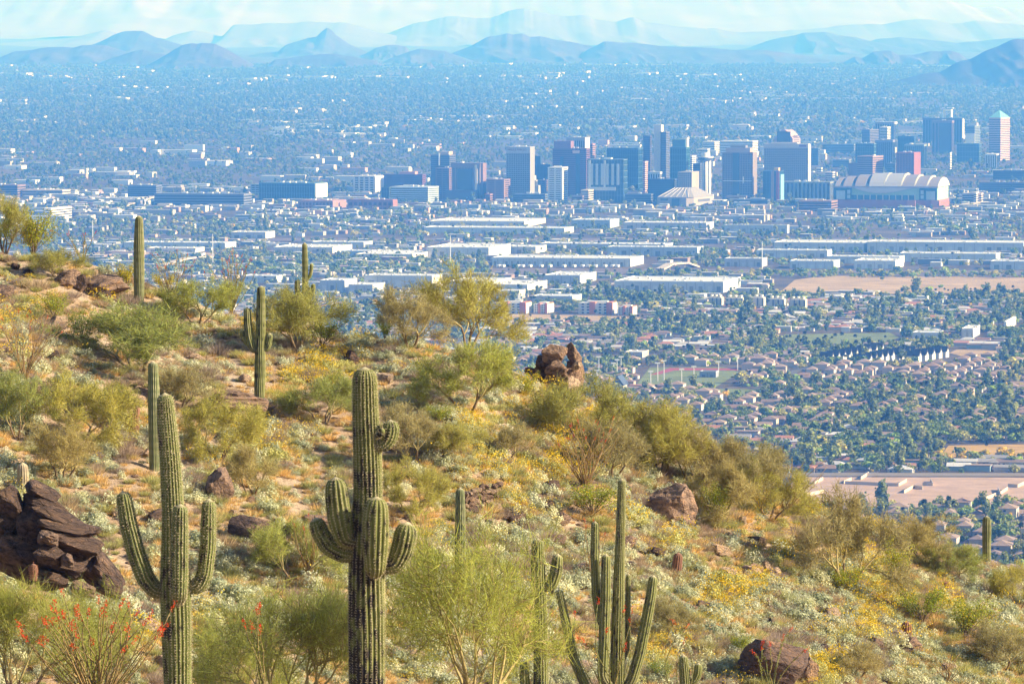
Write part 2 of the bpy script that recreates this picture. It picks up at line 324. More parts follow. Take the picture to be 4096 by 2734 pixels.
mountain('very pale range behind the left hills', 44000, 3000, [(-500, 180), (-100, 178), (150, 165), (300, 150), (430, 118), (520, 150), (640, 165), (700, 140), (780, 122), (900, 150), (930, 100), (1000, 97), (1150, 93), (1250, 84), (1400, 95), (1520, 130), (1700, 165)], 16)
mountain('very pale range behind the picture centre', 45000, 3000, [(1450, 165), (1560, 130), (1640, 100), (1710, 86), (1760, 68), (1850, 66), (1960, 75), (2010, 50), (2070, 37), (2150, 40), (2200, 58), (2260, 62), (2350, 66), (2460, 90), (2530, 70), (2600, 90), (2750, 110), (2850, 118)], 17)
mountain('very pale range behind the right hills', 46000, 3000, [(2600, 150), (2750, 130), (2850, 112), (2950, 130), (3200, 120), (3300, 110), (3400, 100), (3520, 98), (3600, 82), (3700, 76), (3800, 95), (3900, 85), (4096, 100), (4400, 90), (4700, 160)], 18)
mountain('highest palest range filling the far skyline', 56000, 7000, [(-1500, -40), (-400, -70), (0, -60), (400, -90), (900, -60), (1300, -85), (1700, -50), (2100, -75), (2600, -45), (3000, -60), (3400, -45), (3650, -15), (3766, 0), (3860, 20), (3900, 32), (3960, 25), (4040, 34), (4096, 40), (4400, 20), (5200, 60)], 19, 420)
# --- the air: one closed box of pale haze round camera, city and mountains
mb = MB(); mb.box(-26000, 26000, -1400, 66000, -8, 1700, bottom=True)
M_haze = bpy.data.materials.new('haze_air'); M_haze.use_nodes = True; N = M_haze.node_tree.nodes; L = M_haze.node_tree.links
N.remove(N['Principled BSDF']); pv = N.new('ShaderNodeVolumePrincipled'); L.new(pv.outputs[0], N['Material Output'].inputs['Volume'])
HAZE_DENSITY = 8.8e-5
pv.inputs['Color'].default_value = (0.072, 0.305, 1.0, 1); pv.inputs['Density'].default_value = HAZE_DENSITY
pv.inputs['Absorption Color'].default_value = (1, 1, 1, 1); pv.inputs['Anisotropy'].default_value = 0.0
hz = mb.build('haze', M_haze); tag(hz, 'pale blue haze in the air over the valley', None, kind='stuff'); hz.display_type = 'WIRE'

# ================================================================== the city
TH = R(12.0)
EX = Vector((math.cos(TH), -math.sin(TH), 0)); EY = Vector((math.sin(TH), math.cos(TH), 0))
def cube_mesh(mat):
    mb = MB(); mb.box(-.5, .5, -.5, .5, -.5, .5, bottom=True); return mb.mesh('block_' + mat.name, mat)
CUBE = {}
def part(name, parent, c, s, color, mat=None):
    mat = mat or M_obj
    if mat.name not in CUBE: CUBE[mat.name] = cube_mesh(mat)
    o = bpy.data.objects.new(name, CUBE[mat.name]); o.location = c; o.scale = s; o.color = (*color, 1)
    return link(o, parent)
WHITE = (0.72, 0.71, 0.68); ROOFW = (0.66, 0.655, 0.64); DARKG = (0.045, 0.06, 0.075)
EXCL = []                                   # (x0, x1, row0, row1) taken ground in photo pixels
FTH = TH                                    # the turn of the building last framed
def frame(x0, xs, x1, ytop, ybase=None, D=None, dmin=8, dmax=260, depth=None):
    global FTH
    D = D or row2Y(ybase); FTH = TH; sx = (x1 - xs) * D / FPX
    dep = depth or max(dmin, sx / math.sin(TH))
    if dep > dmax: FTH = math.asin(min(.8, sx / dmax)); dep = dmax
    W = (xs - x0) * D / FPX / math.cos(FTH)
    H = CAMZ - float(sl(ytop)) * D - float(gz(D))
    ex_ = Vector((math.cos(FTH), -math.sin(FTH), 0)); ey_ = Vector((math.sin(FTH), math.cos(FTH), 0))
    C = Vector((px2x(xs, D), D, float(gz(D)) - 0.5)) - ex_ * W / 2 + ey_ * dep / 2
    return C, W, dep, H + 0.5
def register(C, W, d, pad=6):
    ex_ = Vector((math.cos(FTH), -math.sin(FTH), 0)); ey_ = Vector((math.sin(FTH), math.cos(FTH), 0))
    P = [C + ex_ * a * (W / 2 + pad) + ey_ * b_ * (d / 2 + pad) for a in (-1, 1) for b_ in (-1, 1)]
    pr = [project(p.x, p.y, p.z) for p in P]; EXCL.append((min(p[0] for p in pr), max(p[0] for p in pr), min(p[1] for p in pr), max(p[1] for p in pr)))
def rooftop(o, W, d, H, n, rnd, color=WHITE):
    for k in range(n):
        w = rnd.uniform(.08, .2) * min(W, 60); 
        part('roof_unit', o, (rnd.uniform(-.32, .32) * W, rnd.uniform(-.3, .3) * d, H + 1.2), (w, w * .7, rnd.uniform(2, 4)), color)
def tower(label, x0, xs, x1, ytop, ybase=None, D=None, style='bands', wall=(.3, .28, .26), glass=DARKG, fh=4.0, bays=10, units=3, cat='tower', top=None, name='office_tower', depth=None, group=None, dmax=70):
    C, W, d, H = frame(x0, xs, x1, ytop, ybase, D, depth=depth, dmax=dmax); register(C, W, d)
    o = empty(name, C, -FTH); tag(o, label, cat, group); rnd = random.Random(int(x0 * 7 + ytop))
    nf = max(2, int(H / fh)); fh = H / nf
    if max(wall) < .58: wall = tuple(x * .66 for x in wall)
    glass = tuple(x * .6 for x in glass)
    if style == 'bands':
        part('glass_core', o, (0, 0, H / 2), (W - .8, d - .8, H - .6), glass, M_glass)
        for k in range(nf): part('floor_band', o, (0, 0, (k + .75) * fh), (W, d, fh * .5), wall)
    elif style == 'grid':
        part('glass_core', o, (0, 0, H / 2), (W - 1.0, d - 1.0, H - .6), glass, M_glass)
        for k in range(nf): part('floor_band', o, (0, 0, (k + .78) * fh), (W - .3, d - .3, fh * .42), wall)
        nb = bays
        for k in range(nb + 1): part('pier', o, (-W / 2 + k * W / nb * .985 + W * .0075, 0, H / 2), (W / nb * .36, d, H), wall)
        ns = max(2, int(d / (W / nb)))
        for k in range(ns): part('pier', o, (0, -d / 2 + (k + .5) * d / ns, H / 2), (W + .05, d / ns * .36, H), wall)
    elif style == 'glass':
        part('glass_core', o, (0, 0, H / 2), (W, d, H - .3), glass, M_glass)
        for k in range(bays + 1): part('mullion', o, (-W / 2 + k * W / bays, -d / 2, H / 2), (.5, .8, H), wall)
        for k in range(0, nf, 3): part('floor_band', o, (0, 0, (k + .5) * fh), (W + .25, d + .25, .9), wall)
    elif style == 'strips':
        part('wall', o, (0, 0, H / 2), (W, d, H), wall)
        for k in range(bays): part('window_strip', o, (-W / 2 + (k + .5) * W / bays, -d / 2, H * .5), (W / bays * .5, .7, H * .88), glass, M_glass)
        ns = max(2, int(d / (W / bays)))
        for k in range(ns): part('window_strip', o, (W / 2, -d / 2 + (k + .5) * d / ns, H * .5), (.7, d / ns * .5, H * .88), glass, M_glass)
    else:
        part('wall', o, (0, 0, H / 2), (W, d, H), wall)
        nw = bays
        for k in range(nf):
            for s in (-1, 1):
                part('window_row', o, (s * W * .22, -d / 2, (k + .5) * fh), (W * .34, .6, fh * .38), glass, M_glass)
            part('window_row', o, (W / 2, 0, (k + .5) * fh), (.6, d * .7, fh * .38), glass, M_glass)
    part('parapet', o, (0, 0, H + .5), (W + .6, d + .6, 1.6), top or wall)
    rooftop(o, W * .8, d * .8, H + 1.2, units, rnd)
    o['H'] = H; o['W'] = W; o['d'] = d
    return o
RED = (.28, .13, .11); TAN = (.48, .38, .28); BRN = (.26, .19, .16); CRM = (.62, .56, .46); GRY = (.4, .41, .42); TEAL = (.05, .13, .16); SLATE = (.12, .14, .17); PINK = (.5, .36, .31)
# --- downtown, left to right
t = tower('dark slate slab with white fin and tan lit top, leftmost tall tower', 1723, 1798, 1822, 622, D=9350, style='bands', wall=(.16, .15, .16), bays=6)
part('fin', t, (-.05 * t['W'], -t['d'] / 2 - 1, t['H'] * .9), (2.5, 2, t['H'] * .34), (.8, .78, .74)); part('penthouse', t, (.1 * t['W'], 0, t['H'] + 4), (t['W'] * .6, t['d'] * .6, 8), TAN)
t = tower('dark tower with raised portal frame of pale stone', 1808, 1918, 1938, 655, 808, style='grid', wall=(.3, .25, .24), glass=(.05, .07, .09), bays=9, name='courthouse_tower')
W, d, H = t['W'], t['d'], t['H']
part('portal_beam', t, (0, -d / 2 - 1.5, H - 3), (W + 4, 3, 9), (.2, .15, .16)); part('portal_leg', t, (W / 2 + 3, 0, H / 2), (5, d * .7, H + 2), (.22, .14, .15))
part('lit_shaft', t, (W * .38, -d / 2 - 1.6, H * .5), (5, 3, H * .95), CRM); part('glass_front', t, (-.03 * W, -d / 2 - .9, H * .43), (W * .52, 1.6, H * .86), (.045, .07, .1), M_glass)
part('podium', t, (-.12 * W, -d / 2 - 6, H * .16), (W * 1.15, 12, H * .32), (.1, .1, .13))
tower('narrow brown slab wing attached left of the portal tower', 1742, 1797, 1808, 674, 806, D=8990, style='solid', wall=(.3, .18, .16), bays=3, units=2)
tower('plain brown brick cube block with bright right end', 1945, 2016, 2041, 720, 810, style='solid', wall=(.36, .22, .17), glass=(.1, .08, .08), units=4, name='brick_block', cat='building')
t = tower('tall pale concrete grid tower with blank sign band on top', 2025, 2120, 2139, 590, D=9050, style='grid', wall=(.45, .43, .42), bays=13, fh=4.1, units=5)
W, d, H = t['W'], t['d'], t['H']; part('sign_band', t, (0, 0, H - 5), (W + .5, d + .5, 13), (.47, .45, .44))
fc = bpy.data.curves.new('sign_text', 'FONT'); fc.body = 'WELLS FARGO'; fc.size = 6.0; fc.align_x = 'CENTER'; fc.extrude = .15
so = bpy.data.objects.new('sign_text', fc); so.location = (-.05 * W, -d / 2 - .6, H - 6.5); so.rotation_euler = (math.pi / 2, 0, 0); M_sign = plain('sign_paint', (.2, .08, .07)); fc.materials.append(M_sign); col.objects.link(so); bpy.context.view_layer.update(); sme = bpy.data.meshes.new_from_object(so.evaluated_get(bpy.context.evaluated_depsgraph_get())); sl_, sr_ = so.location.copy(), so.rotation_euler.copy(); bpy.data.objects.remove(so); so = mobj('sign_text', sme, t, sl_); so.rotation_euler = sr_
t = tower('dark blue stepped tower right of the pale grid tower', 2132, 2200, 2208, 660, D=9400, style='glass', wall=(.05, .08, .12), glass=(.02, .05, .09), bays=5, units=1); part('upper_step', t, (-.28 * t['W'], 0, t['H'] + 8), (t['W'] * .42, t['d'] * .8, 22), (.03, .06, .1))
t = tower('small white art deco tower with stepped shoulders', 2118, 2143, 2152, 722, 786, style='strips', wall=(.5, .48, .44), bays=3, units=0, dmax=20)
part('crown', t, (0, 0, t['H'] + 5), (t['W'] * .55, t['d'] * .55, 10), (.72, .68, .62))
for s in (-1, 1): part('shoulder', t, (s * t['W'] * .7, 0, t['H'] * .35), (t['W'] * .45, t['d'] * .9, t['H'] * .7), (.5, .48, .44))
tower('small brown brick building behind the white art deco tower', 2150, 2181, 2192, 722, 780, D=9200, style='solid', wall=(.3, .19, .16), units=1, dmax=20, cat='building', name='brick_block')
tower('bright white hotel block with two columns of balconies', 2191, 2249, 2273, 672, 808, style='solid', wall=(.7, .68, .64), glass=(.12, .14, .16), fh=4.2, units=4, name='hotel_block')
t = tower('bulky dark red-brown tower with stepped roof', 2210, 2345, 2362, 596, D=9150, style='bands', wall=(.24, .13, .14), glass=(.09, .045, .06), fh=4.2, units=3)
W, d, H = t['W'], t['d'], t['H']; part('upper_storeys', t, (-.22 * W, 0, H + 8), (W * .5, d * .8, 16), (.22, .12, .14)); part('glass_stripe', t, (.25 * W, -d / 2 - .4, H / 2), (W * .12, .8, H), (.03, .06, .1), M_glass)
part('glass_stripe', t, (-.22 * W, -d / 2 - .4, H * .42), (W * .1, .8, H * .84), (.03, .06, .1), M_glass)
part('sign', t, (.2 * W, -d / 2 - .6, H * .95), (W * .22, .5, 4), (.75, .5, .42)); part('sign', t, (.2 * W, -d / 2 - .6, H * .92), (W * .2, .5, 2.5), (.75, .5, .42))
t = tower('white topped ribbed tower behind the red-brown tower', 2265, 2339, 2358, 552, D=9800, style='strips', wall=(.45, .43, .41), bays=9)
part('sunlit_blank_end', t, (t['W'] / 2 + .6, 0, t['H'] * .8), (1.2, t['d'] * .96, t['H'] * .42), (.8, .77, .72))  # upper end face coloured paler to stand for sunlight on it
tower('slim salmon pink tower beside the red-brown tower', 2358, 2370, 2383, 577, D=9500, style='bands', wall=(.55, .3, .25), units=1, dmax=30)
tower('small cream block with orange lower storeys', 2270, 2279, 2300, 728, 782, style='bands', wall=(.68, .5, .38), units=1, dmax=60, cat='building', name='cream_block')
tower('beige apartment block with bright right wall at tower foot', 2324, 2354, 2376, 762, 813, style='bands', wall=(.58, .5, .4), units=1, dmax=60, cat='building', name='apartment_block')
t = tower('blue glass courthouse wrapped in white window frames', 2350, 2494, 2512, 640, D=8900, style='glass', wall=(.2, .27, .3), glass=(.06, .12, .15), bays=12, units=4, name='courthouse_block')
W, d, H = t['W'], t['d'], t['H']; y = -d / 2 - 1
part('frame_sill', t, (-.1 * W, y, H * .32), (W * .78, 2, 7), (.6, .62, .62)); part('frame_post', t, (-.02 * W, y, H * .66), (4, 2, H * .66), (.6, .62, .62)); part('frame_post', t, (-.44 * W, y, H * .66), (5, 2, H * .66), (.6, .62, .62))
for k in range(6): part('white_panel', t, ((-.38 + .145 * k) * W, y, H * .66), (W * .07, 1.2, H * .5), (.5, .54, .55))
tower('teal glass slab with dark side behind the framed courthouse', 2428, 2553, 2573, 594, D=9450, style='glass', wall=(.12, .2, .23), glass=(.045, .1, .13), bays=14)
tower('tall dark bronze tower left of the white fin tower', 2572, 2600, 2608, 545, D=9500, style='bands', wall=(.12, .1, .11), glass=(.05, .04, .045), units=0)
tower('narrow salmon striped block below the bronze tower', 2572, 2580, 2594, 648, D=9250, style='bands', wall=(.6, .38, .32), glass=(.2, .12, .11), units=0, dmax=50)
t = tower('tallest tower with bright white vertical fin', 2641, 2664, 2681, 530, D=9350, style='bands', wall=(.2, .2, .22), glass=(.06, .07, .09), fh=3.6, units=2)
W, d, H = t['W'], t['d'], t['H']; part('fin', t, (-W / 2 - 8.5, d * .12, H * .5 + 8), (16, d * .62, H + 16), (.68, .64, .6))
t = tower('teal glass condominium tower with open roof frame', 2681, 2744, 2763, 590, D=9150, style='glass', wall=(.14, .3, .34), glass=(.03, .12, .16), bays=7, units=1)
part('penthouse', t, (0, 0, t['H'] + 8), (t['W'] * .8, t['d'] * .8, 16), (.06, .16, .2), M_glass); part('roof_frame', t, (t['W'] * .38, 0, t['H'] + 10), (t['W'] * .22, t['d'] * .5, 18), (.72, .66, .62))
tower('low white block at the foot of the white fin tower', 2591, 2640, 2650, 690, D=9000, style='strips', wall=(.6, .6, .6), bays=5, units=2, cat='building', name='white_block')
tower('long dark glass block behind the arena', 2591, 2698, 2711, 718, D=8950, style='bands', wall=(.08, .1, .13), units=3, cat='building', name='glass_block')
tower('beige grid block with bright right side behind the arena', 2712, 2766, 2801, 690, D=8850, style='grid', wall=(.55, .47, .38), bays=7, units=2, cat='building', name='beige_block')
tower('narrow white slab left of the round tower', 2760, 2768, 2788, 626, D=9600, style='bands', wall=(.75, .73, .68), units=1, dmax=60)
tower('dark slab in front of the round tower', 2771, 2800, 2811, 656, D=9050, style='bands', wall=(.14, .15, .18), units=1)
# round tower with disc
C, W, d, H = frame(2796, 2846, 2848, 640, D=9150); o = empty('round_tower', C, -FTH); tag(o, 'white round tower crowned by a wide disc', 'tower')
mb = MB()
for z0, z1, r in ((0, H, 11.5),):
    mb.tube([(0, 0, z0), (0, 0, z1)], r, 24)
mb.build('shaft', M_obj, o).color = (.7, .67, .62, 1)
mb = MB(); mb.tube([(0, 0, H), (0, 0, H + 5)], 15, 24); mb.build('restaurant_disc', M_obj, o).color = (.06, .07, .09, 1)
mb = MB(); mb.tube([(0, 0, H + 5), (0, 0, H + 7)], 16, 24); mb.build('disc_rim', M_obj, o).color = (.75, .72, .68, 1)
mb = MB(); mb.tube([(0, 0, H + 7), (0, 0, H + 15)], 9, 24); mb.build('drum', M_obj, o).color = (.75, .72, .68, 1)
for k in range(8):
    a = k * math.pi / 4; part('window_strip', o, (math.cos(a) * 11.3, math.sin(a) * 11.3, H * .5), (2.2, 2.2, H * .95), (.14, .15, .17), M_glass)
t = tower('broad brown grid tower with stepped crown and crane', 2890, 3010, 3033, 612, D=8950, style='grid', wall=(.36, .29, .25), glass=(.05, .06, .08), bays=12, fh=4.4)
W, d, H = t['W'], t['d'], t['H']; part('crown_step', t, (0, 0, H + 5), (W * .8, d * .8, 10), (.34, .28, .25)); part('crown_step', t, (-.02 * W, 0, H + 12), (W * .5, d * .5, 6), (.2, .19, .2)); part('glass_bay', t, (-.05 * W, -d / 2 - .6, H * .5), (W * .22, 1.2, H), (.04, .07, .1), M_glass)
part('crane_boom', t, (0, -d / 2 - 4, H * .42), (W * .95, 1.5, 1.5), (.7, .68, .64)); part('crane_mast', t, (W * .2, -d / 2 - 4, H * .44), (1.5, 1.5, 14), (.7, .68, .64))
# arched tower
C, W, d, H = frame(3097, 3170, 3205, 530, D=9900, dmax=45); o = empty('arched_tower', C, -FTH); tag(o, 'pink banded tower with arched roof above the wide hotel slab', 'tower'); register(C, W, d)
def arch_slab(x0, x1, W, d, H, rise, n=10):
    mb = MB(); prof = [(-W / 2, 0)] + [(-W / 2 * math.cos(math.pi / 2 * (k / n)) if False else -W / 2 + W * k / (2 * n), H + rise * math.sin(math.pi * k / (2 * n))) for k in range(2 * n + 1)] + [(W / 2, 0)]
    f = [(x, y) for x, y in prof]; N = len(f); v = [(x, x0, z) for x, z in f] + [(x, x1, z) for x, z in f]
    mb.add(v, [tuple(range(N)), tuple(range(2 * N - 1, N - 1, -1))] + [(i, i + N, (i + 1) % N + N, (i + 1) % N) for i in range(N)]); return mb
mb = arch_slab(-d / 2, d / 2, W, d, H - 14, 20); mb.build('wall', M_obj, o).color = (.42, .3, .32, 1)
part('glass_front', o, (.02 * W, -d / 2 - .3, H * .5 + 2), (W * .72, 1, H), (.07, .09, .13), M_glass)
for k in range(16): part('window_row', o, (W / 2, 0, H * (.3 + .042 * k)), (1.2, d * .72, 2.1), (.16, .13, .15), M_glass)
t = tower('very wide pale concrete hotel slab with many small windows', 3057, 3231, 3244, 580, D=9250, style='grid', wall=(.46, .43, .42), glass=(.16, .18, .2), bays=22, fh=3.6, units=3, name='hotel_tower')
W, d, H = t['W'], t['d'], t['H']; part('top_band', t, (0, 0, H - 2), (W + .8, d + .8, 9), (.47, .44, .43)); part('sunlit_blank_end', t, (W / 2 + .6, 0, H / 2), (1.4, d * .96, H), (.8, .76, .68)); part('raised_roof', t, (-.05 * W, 0, H + 3), (W * .6, d * .7, 4), (.47, .44, .43)); part('sign', t, (.38 * W, -d / 2 - .7, H - 2), (W * .16, .5, 3.5), (.2, .1, .18))  # blank end: sunlight on the right side is put into its pale colour
t = tower('colourful narrow hotel with blue glass, brown and red stripes', 3053, 3115, 3140, 686, 808, style='glass', wall=(.06, .12, .2), glass=(.02, .1, .2), bays=5, units=0, name='hotel_tower', dmax=46)
W, d, H = t['W'], t['d'], t['H']; part('brown_stripe', t, (.1 * W, -d / 2 - .6, H / 2), (W * .2, 1.4, H + 2), (.32, .24, .22)); part('red_stripe', t, (.42 * W, -d / 2 - .8, H / 2), (W * .2, 1.8, H + 2), (.3, .08, .09)); part('blue_side', t, (W / 2 + .7, .1 * d, H * .45), (1.2, d * .7, H * .9), (.2, .4, .5)); part('orange_wing', t, (.22 * W, 0, H + 4), (W * .3, d * .3, 6), (.8, .5, .2))
tower('white hospital block row behind the stepped brown tower', 2882, 3010, 3037, 566, 612, D=11200, style='bands', wall=(.8, .77, .7), units=5, cat='building', name='white_block')
tower('small white block left of the white hospital row', 2812, 2858, 2882, 568, 596, D=11600, style='bands', wall=(.75, .7, .62), units=2, cat='building', name='white_block')
tower('white windowed block above the round tower', 2790, 2830, 2842, 597, D=10600, style='bands', wall=(.76, .74, .7), units=1, cat='building', name='white_block')
# --- right-hand cluster
tower('dark tower with grey lit side, left of the right cluster', 3447, 3478, 3522, 520, 592, D=11400, style='bands', wall=(.22, .2, .2), units=3)
tower('white banded tower with bright right end in right cluster', 3518, 3548, 3569, 510, D=11500, style='bands', wall=(.72, .69, .62), units=2)
tower('tall grey tower with pale right edge behind the banded tower', 3500, 3575, 3586, 490, D=12000, style='strips', wall=(.4, .38, .4), bays=8)
tower('ribbed grey block with cream corner below the grey tower', 3500, 3570, 3585, 562, 652, D=10500, style='strips', wall=(.33, .32, .36), bays=9, units=2)
tower('green glass block with bright white right end', 3422, 3495, 3509, 576, D=10300, style='glass', wall=(.18, .28, .28), glass=(.05, .12, .13), bays=8)
t = tower('stepped brown banded building above the stadium roof', 3430, 3490, 3541, 626, D=9500, style='bands', wall=(.5, .34, .3), glass=(.12, .09, .1), fh=4.6, units=2, dmax=60)
part('left_step', t, (-t['W'] / 2 - 10, 0, t['H'] * .4), (22, t['d'] * .9, t['H'] * .8), (.2, .14, .15))
tower('dark green glass block between the clusters', 3592, 3655, 3668, 547, 612, D=11000, style='glass', wall=(.05, .1, .13), glass=(.02, .07, .1), bays=6)
tower('pale green low block right of the dark green block', 3617, 3695, 3714, 580, 630, D=10700, style='strips', wall=(.35, .42, .42), bays=10, cat='building', name='office_block')
tower('red brick tower with lit columns behind the stadium', 3587, 3654, 3690, 612, D=9500, style='grid', wall=(.42, .16, .13), glass=(.07, .05, .08), bays=6, fh=4.6, dmax=60)
t = tower('tall dark tower with sunlit white slab end in the right cluster', 3692, 3846, 3858, 474, D=12300, style='strips', wall=(.16, .17, .2), bays=14, units=4)
W, d, H = t['W'], t['d'], t['H']; part('sunlit_white_end', t, (W / 2 + 1, 0, H * .62), (2, d * .9, H * .72), (.85, .82, .76))  # end panel painted white for the sun on that side
t = tower('bronze tower with pink corner ribs in front of the sunlit white-ended tower', 3727, 3806, 3823, 484, D=11600, style='strips', wall=(.3, .22, .24), glass=(.07, .08, .11), bays=6, units=2)
part('glass_front', t, (.15 * t['W'], -t['d'] / 2 - .6, t['H'] * .47), (t['W'] * .5, 1, t['H'] * .93), (.08, .1, .14), M_glass)
t = tower('tower with white open crown frame, highest in right cluster', 3770, 3803, 3813, 473, D=12900, style='bands', wall=(.4, .4, .42), units=0)
W, d, H = t['W'], t['d'], t['H']; part('crown_beam', t, (0, 0, H + 22), (W, d, 5), (.85, .83, .78))
for s in (-1, 1): part('crown_post', t, (s * W * .42, 0, H + 10), (W * .16, d, 20), (.85, .83, .78))
t = tower('sunlit white fronted block with peaked roof in right cluster', 3861, 3897, 3930, 505, 578, D=11900, style='bands', wall=(.3, .36, .4), units=0)
part('sunlit_white_front', t, (0, -t['d'] / 2 - .6, t['H'] * .35), (t['W'] * 1.05, 1.4, t['H'] * .7), (.82, .8, .74)); part('peak', t, (.1 * t['W'], 0, t['H'] + 4), (t['W'] * .8, t['d'] * .3, 9), (.5, .46, .46))  # white front panel, with sunlight painted into its colour
tower('wide low teal block below the right cluster', 3828, 3915, 3933, 576, 634, D=11000, style='glass', wall=(.2, .3, .34), glass=(.08, .15, .2), bays=8, cat='building', name='office_block')
t = tower('pink banded tower with green pyramid roof at far right', 3956, 4000, 4049, 473, 620, D=11100, style='bands', wall=(.6, .42, .38), glass=(.1, .09, .12), fh=4.3, units=0)
W, d, H = t['W'], t['d'], t['H']
mb = MB(); mb.add([(-W / 2, -d / 2, H + 1.4), (W / 2, -d / 2, H + 1.4), (W / 2, d / 2, H + 1.4), (-W / 2, d / 2, H + 1.4), (0, 0, H + 20)], [(0, 1, 4), (1, 2, 4), (2, 3, 4), (3, 0, 4)]); mb.build('pyramid_roof', M_obj, t).color = (.16, .4, .42, 1)
tower('white porticoed block at the foot of the pyramid tower', 3941, 3985, 4005, 618, 640, D=10600, style='strips', wall=(.72, .7, .66), bays=6, units=1, cat='building', name='white_block')
tower('small bright cube below the bronze tower', 3798, 3800, 3818, 612, 636, D=10550, style='bands', wall=(.85, .8, .72), units=0, cat='building', name='white_block', depth=30)
tower('long dark low block at the right edge', 3974, 4110, 4120, 684, 720, style='bands', wall=(.14, .13, .16), units=5, cat='building', name='dark_block')
tower('longer dark garage below the dark low block', 3920, 4120, 4130, 732, 772, style='bands', wall=(.2, .19, .22), units=3, cat='garage', name='parking_garage')
tower('brown banded parking garage left of the stadium', 3196, 3325, 3361, 806, 846, style='bands', wall=(.42, .27, .23), glass=(.05, .05, .06), fh=4.5, units=2, cat='garage', name='parking_garage')
tower('grey-green convention hall left of the stadium', 3130, 3320, 3340, 730, D=8950, style='strips', wall=(.36, .4, .4), bays=12, units=8, cat='hall', name='convention_hall')
tower('white hall block between the garage and the stadium', 3850, 3925, 3940, 775, 812, style='bands', wall=(.6, .5, .45), units=3, cat='building', name='office_block')
for (lb, a, b_, c_, yt, yb, w, u) in [('low ochre hall beside railway left of downtown', 1240, 1330, 1350, 800, 815, (.55, .42, .3), 1), ('dark glass office left of the brown garage', 3000, 3070, 3085, 800, 832, (.12, .15, .2), 2), ('bright white annex right of the stadium', 3895, 3905, 3925, 772, 815, (.8, .74, .68), 1),
        ('slate mid-rise behind the hotel slab right edge', 3244, 3272, 3284, 595, 660, (.1, .13, .17), 1), ('low blue-grey office behind the hotel slab', 3290, 3415, 3425, 578, 610, (.3, .34, .38), 4), ('grey office row below the blue-grey office', 3330, 3395, 3410, 640, 668, (.33, .36, .4), 3), ('small cream lit block right of convention hall', 3265, 3285, 3292, 672, 705, (.7, .68, .64), 0), ('low dark office at the foot of the pale grid tower', 2052, 2180, 2192, 778, 811, (.2, .23, .27), 3), ('dark low block between arena and framed courthouse', 2500, 2604, 2618, 778, 814, (.18, .2, .25), 3), ('grey garage right of the arena canopy', 2918, 3036, 3050, 800, 824, (.3, .31, .34), 2), ('low tan block in front of the brown grid tower', 2905, 2985, 3012, 786, 808, (.5, .4, .32), 2), ('slate office below the teal condominium', 2676, 2712, 2722, 738, 765, (.2, .24, .3), 1), ('brick office left of the plain brown cube', 1938, 1960, 1976, 778, 812, (.42, .24, .2), 1), ('tan mid-rise left of the dark slate slab', 1668, 1700, 1720, 762, 800, (.56, .46, .37), 2), ('brown office at the foot of the bulky red tower', 2286, 2330, 2345, 785, 814, (.36, .25, .2), 1), ('cream office above the ballpark left end', 3300, 3330, 3345, 690, 722, (.62, .55, .47), 1), ('dark office right of the stepped brown building', 3545, 3580, 3590, 655, 690, (.2, .2, .24), 1)]:
    tower(lb, a, b_, c_, yt, yb if yb > 700 else None, None if yb > 700 else 7.357e6 / (yb + 20), 'bands', w, units=u, cat='building', name='office_block')
# --- left part of downtown
t = tower('long teal glass hall with white sawtooth roof, left of downtown', 1032, 1258, 1304, 735, 803, style='glass', wall=(.12, .22, .26), glass=(.03, .1, .14), bays=22, units=14, cat='hall', name='exhibition_hall'); part('sunlit_white_end', t, (t['W'] / 2 + .8, 0, t['H'] * .6), (1.6, t['d'] * .9, t['H'] * .8), (.8, .78, .74))  # white end panel carries the sunlight of the hall end in its colour
tower('pale blue boxy wing at the hall left end', 1002, 1040, 1052, 738, 780, style='blank', wall=(.45, .5, .55), units=0, cat='hall', name='exhibition_wing')
tower('white banded block with three dark stair slots', 1415, 1498, 1529, 706, 770, style='grid', wall=(.62, .58, .54), bays=4, fh=4.4, units=4, cat='building', name='office_block')
t = tower('large dark red-brown theatre block with lit roof boxes', 1530, 1690, 1703, 700, 752, style='solid', wall=(.2, .08, .1), glass=(.12, .05, .07), units=0, cat='building', name='theatre_block'); part('fly_tower', t, (.1 * t['W'], 0, t['H'] + 3), (t['W'] * .4, t['d'] * .7, 8), (.55, .28, .22))
tower('pale blue layered office complex in front of the red theatre', 1558, 1712, 1753, 750, 815, style='bands', wall=(.5, .55, .58), glass=(.12, .18, .22), units=5, cat='building', name='office_complex')
tower('dark glass wing left of the pale blue complex', 1526, 1556, 1562, 752, 812, D=8750, style='glass', wall=(.1, .16, .2), bays=3, units=0, cat='building', name='office_wing')
tower('brick museum row with lit orange piers', 1390, 1570, 1586, 801, 841, style='grid', wall=(.45, .2, .16), glass=(.18, .08, .08), bays=9, fh=8, units=6, cat='building', name='brick_hall')
tower('pink low market hall left of the brick museum row', 1190, 1330, 1378, 805, 835, style='grid', wall=(.55, .3, .26), glass=(.3, .17, .15), bays=10, fh=7, units=6, cat='building', name='market_hall')
tower('very long dark curved-looking office with striped floors', 611, 975, 1001, 778, 830, style='bands', wall=(.25, .26, .3), glass=(.06, .08, .11), fh=4.5, units=10, cat='building', name='office_block')
tower('dark low office block behind the long striped office', 508, 625, 642, 744, 800, style='bands', wall=(.2, .21, .25), units=6, cat='building', name='office_block')
tower('cream government block at far left', 84, 250, 272, 762, 788, style='bands', wall=(.6, .5, .42), units=4, cat='building', name='office_block')
tower('dark brick government block at left edge', -40, 70, 92, 742, 788, style='bands', wall=(.32, .22, .2), units=3, cat='building', name='office_block')
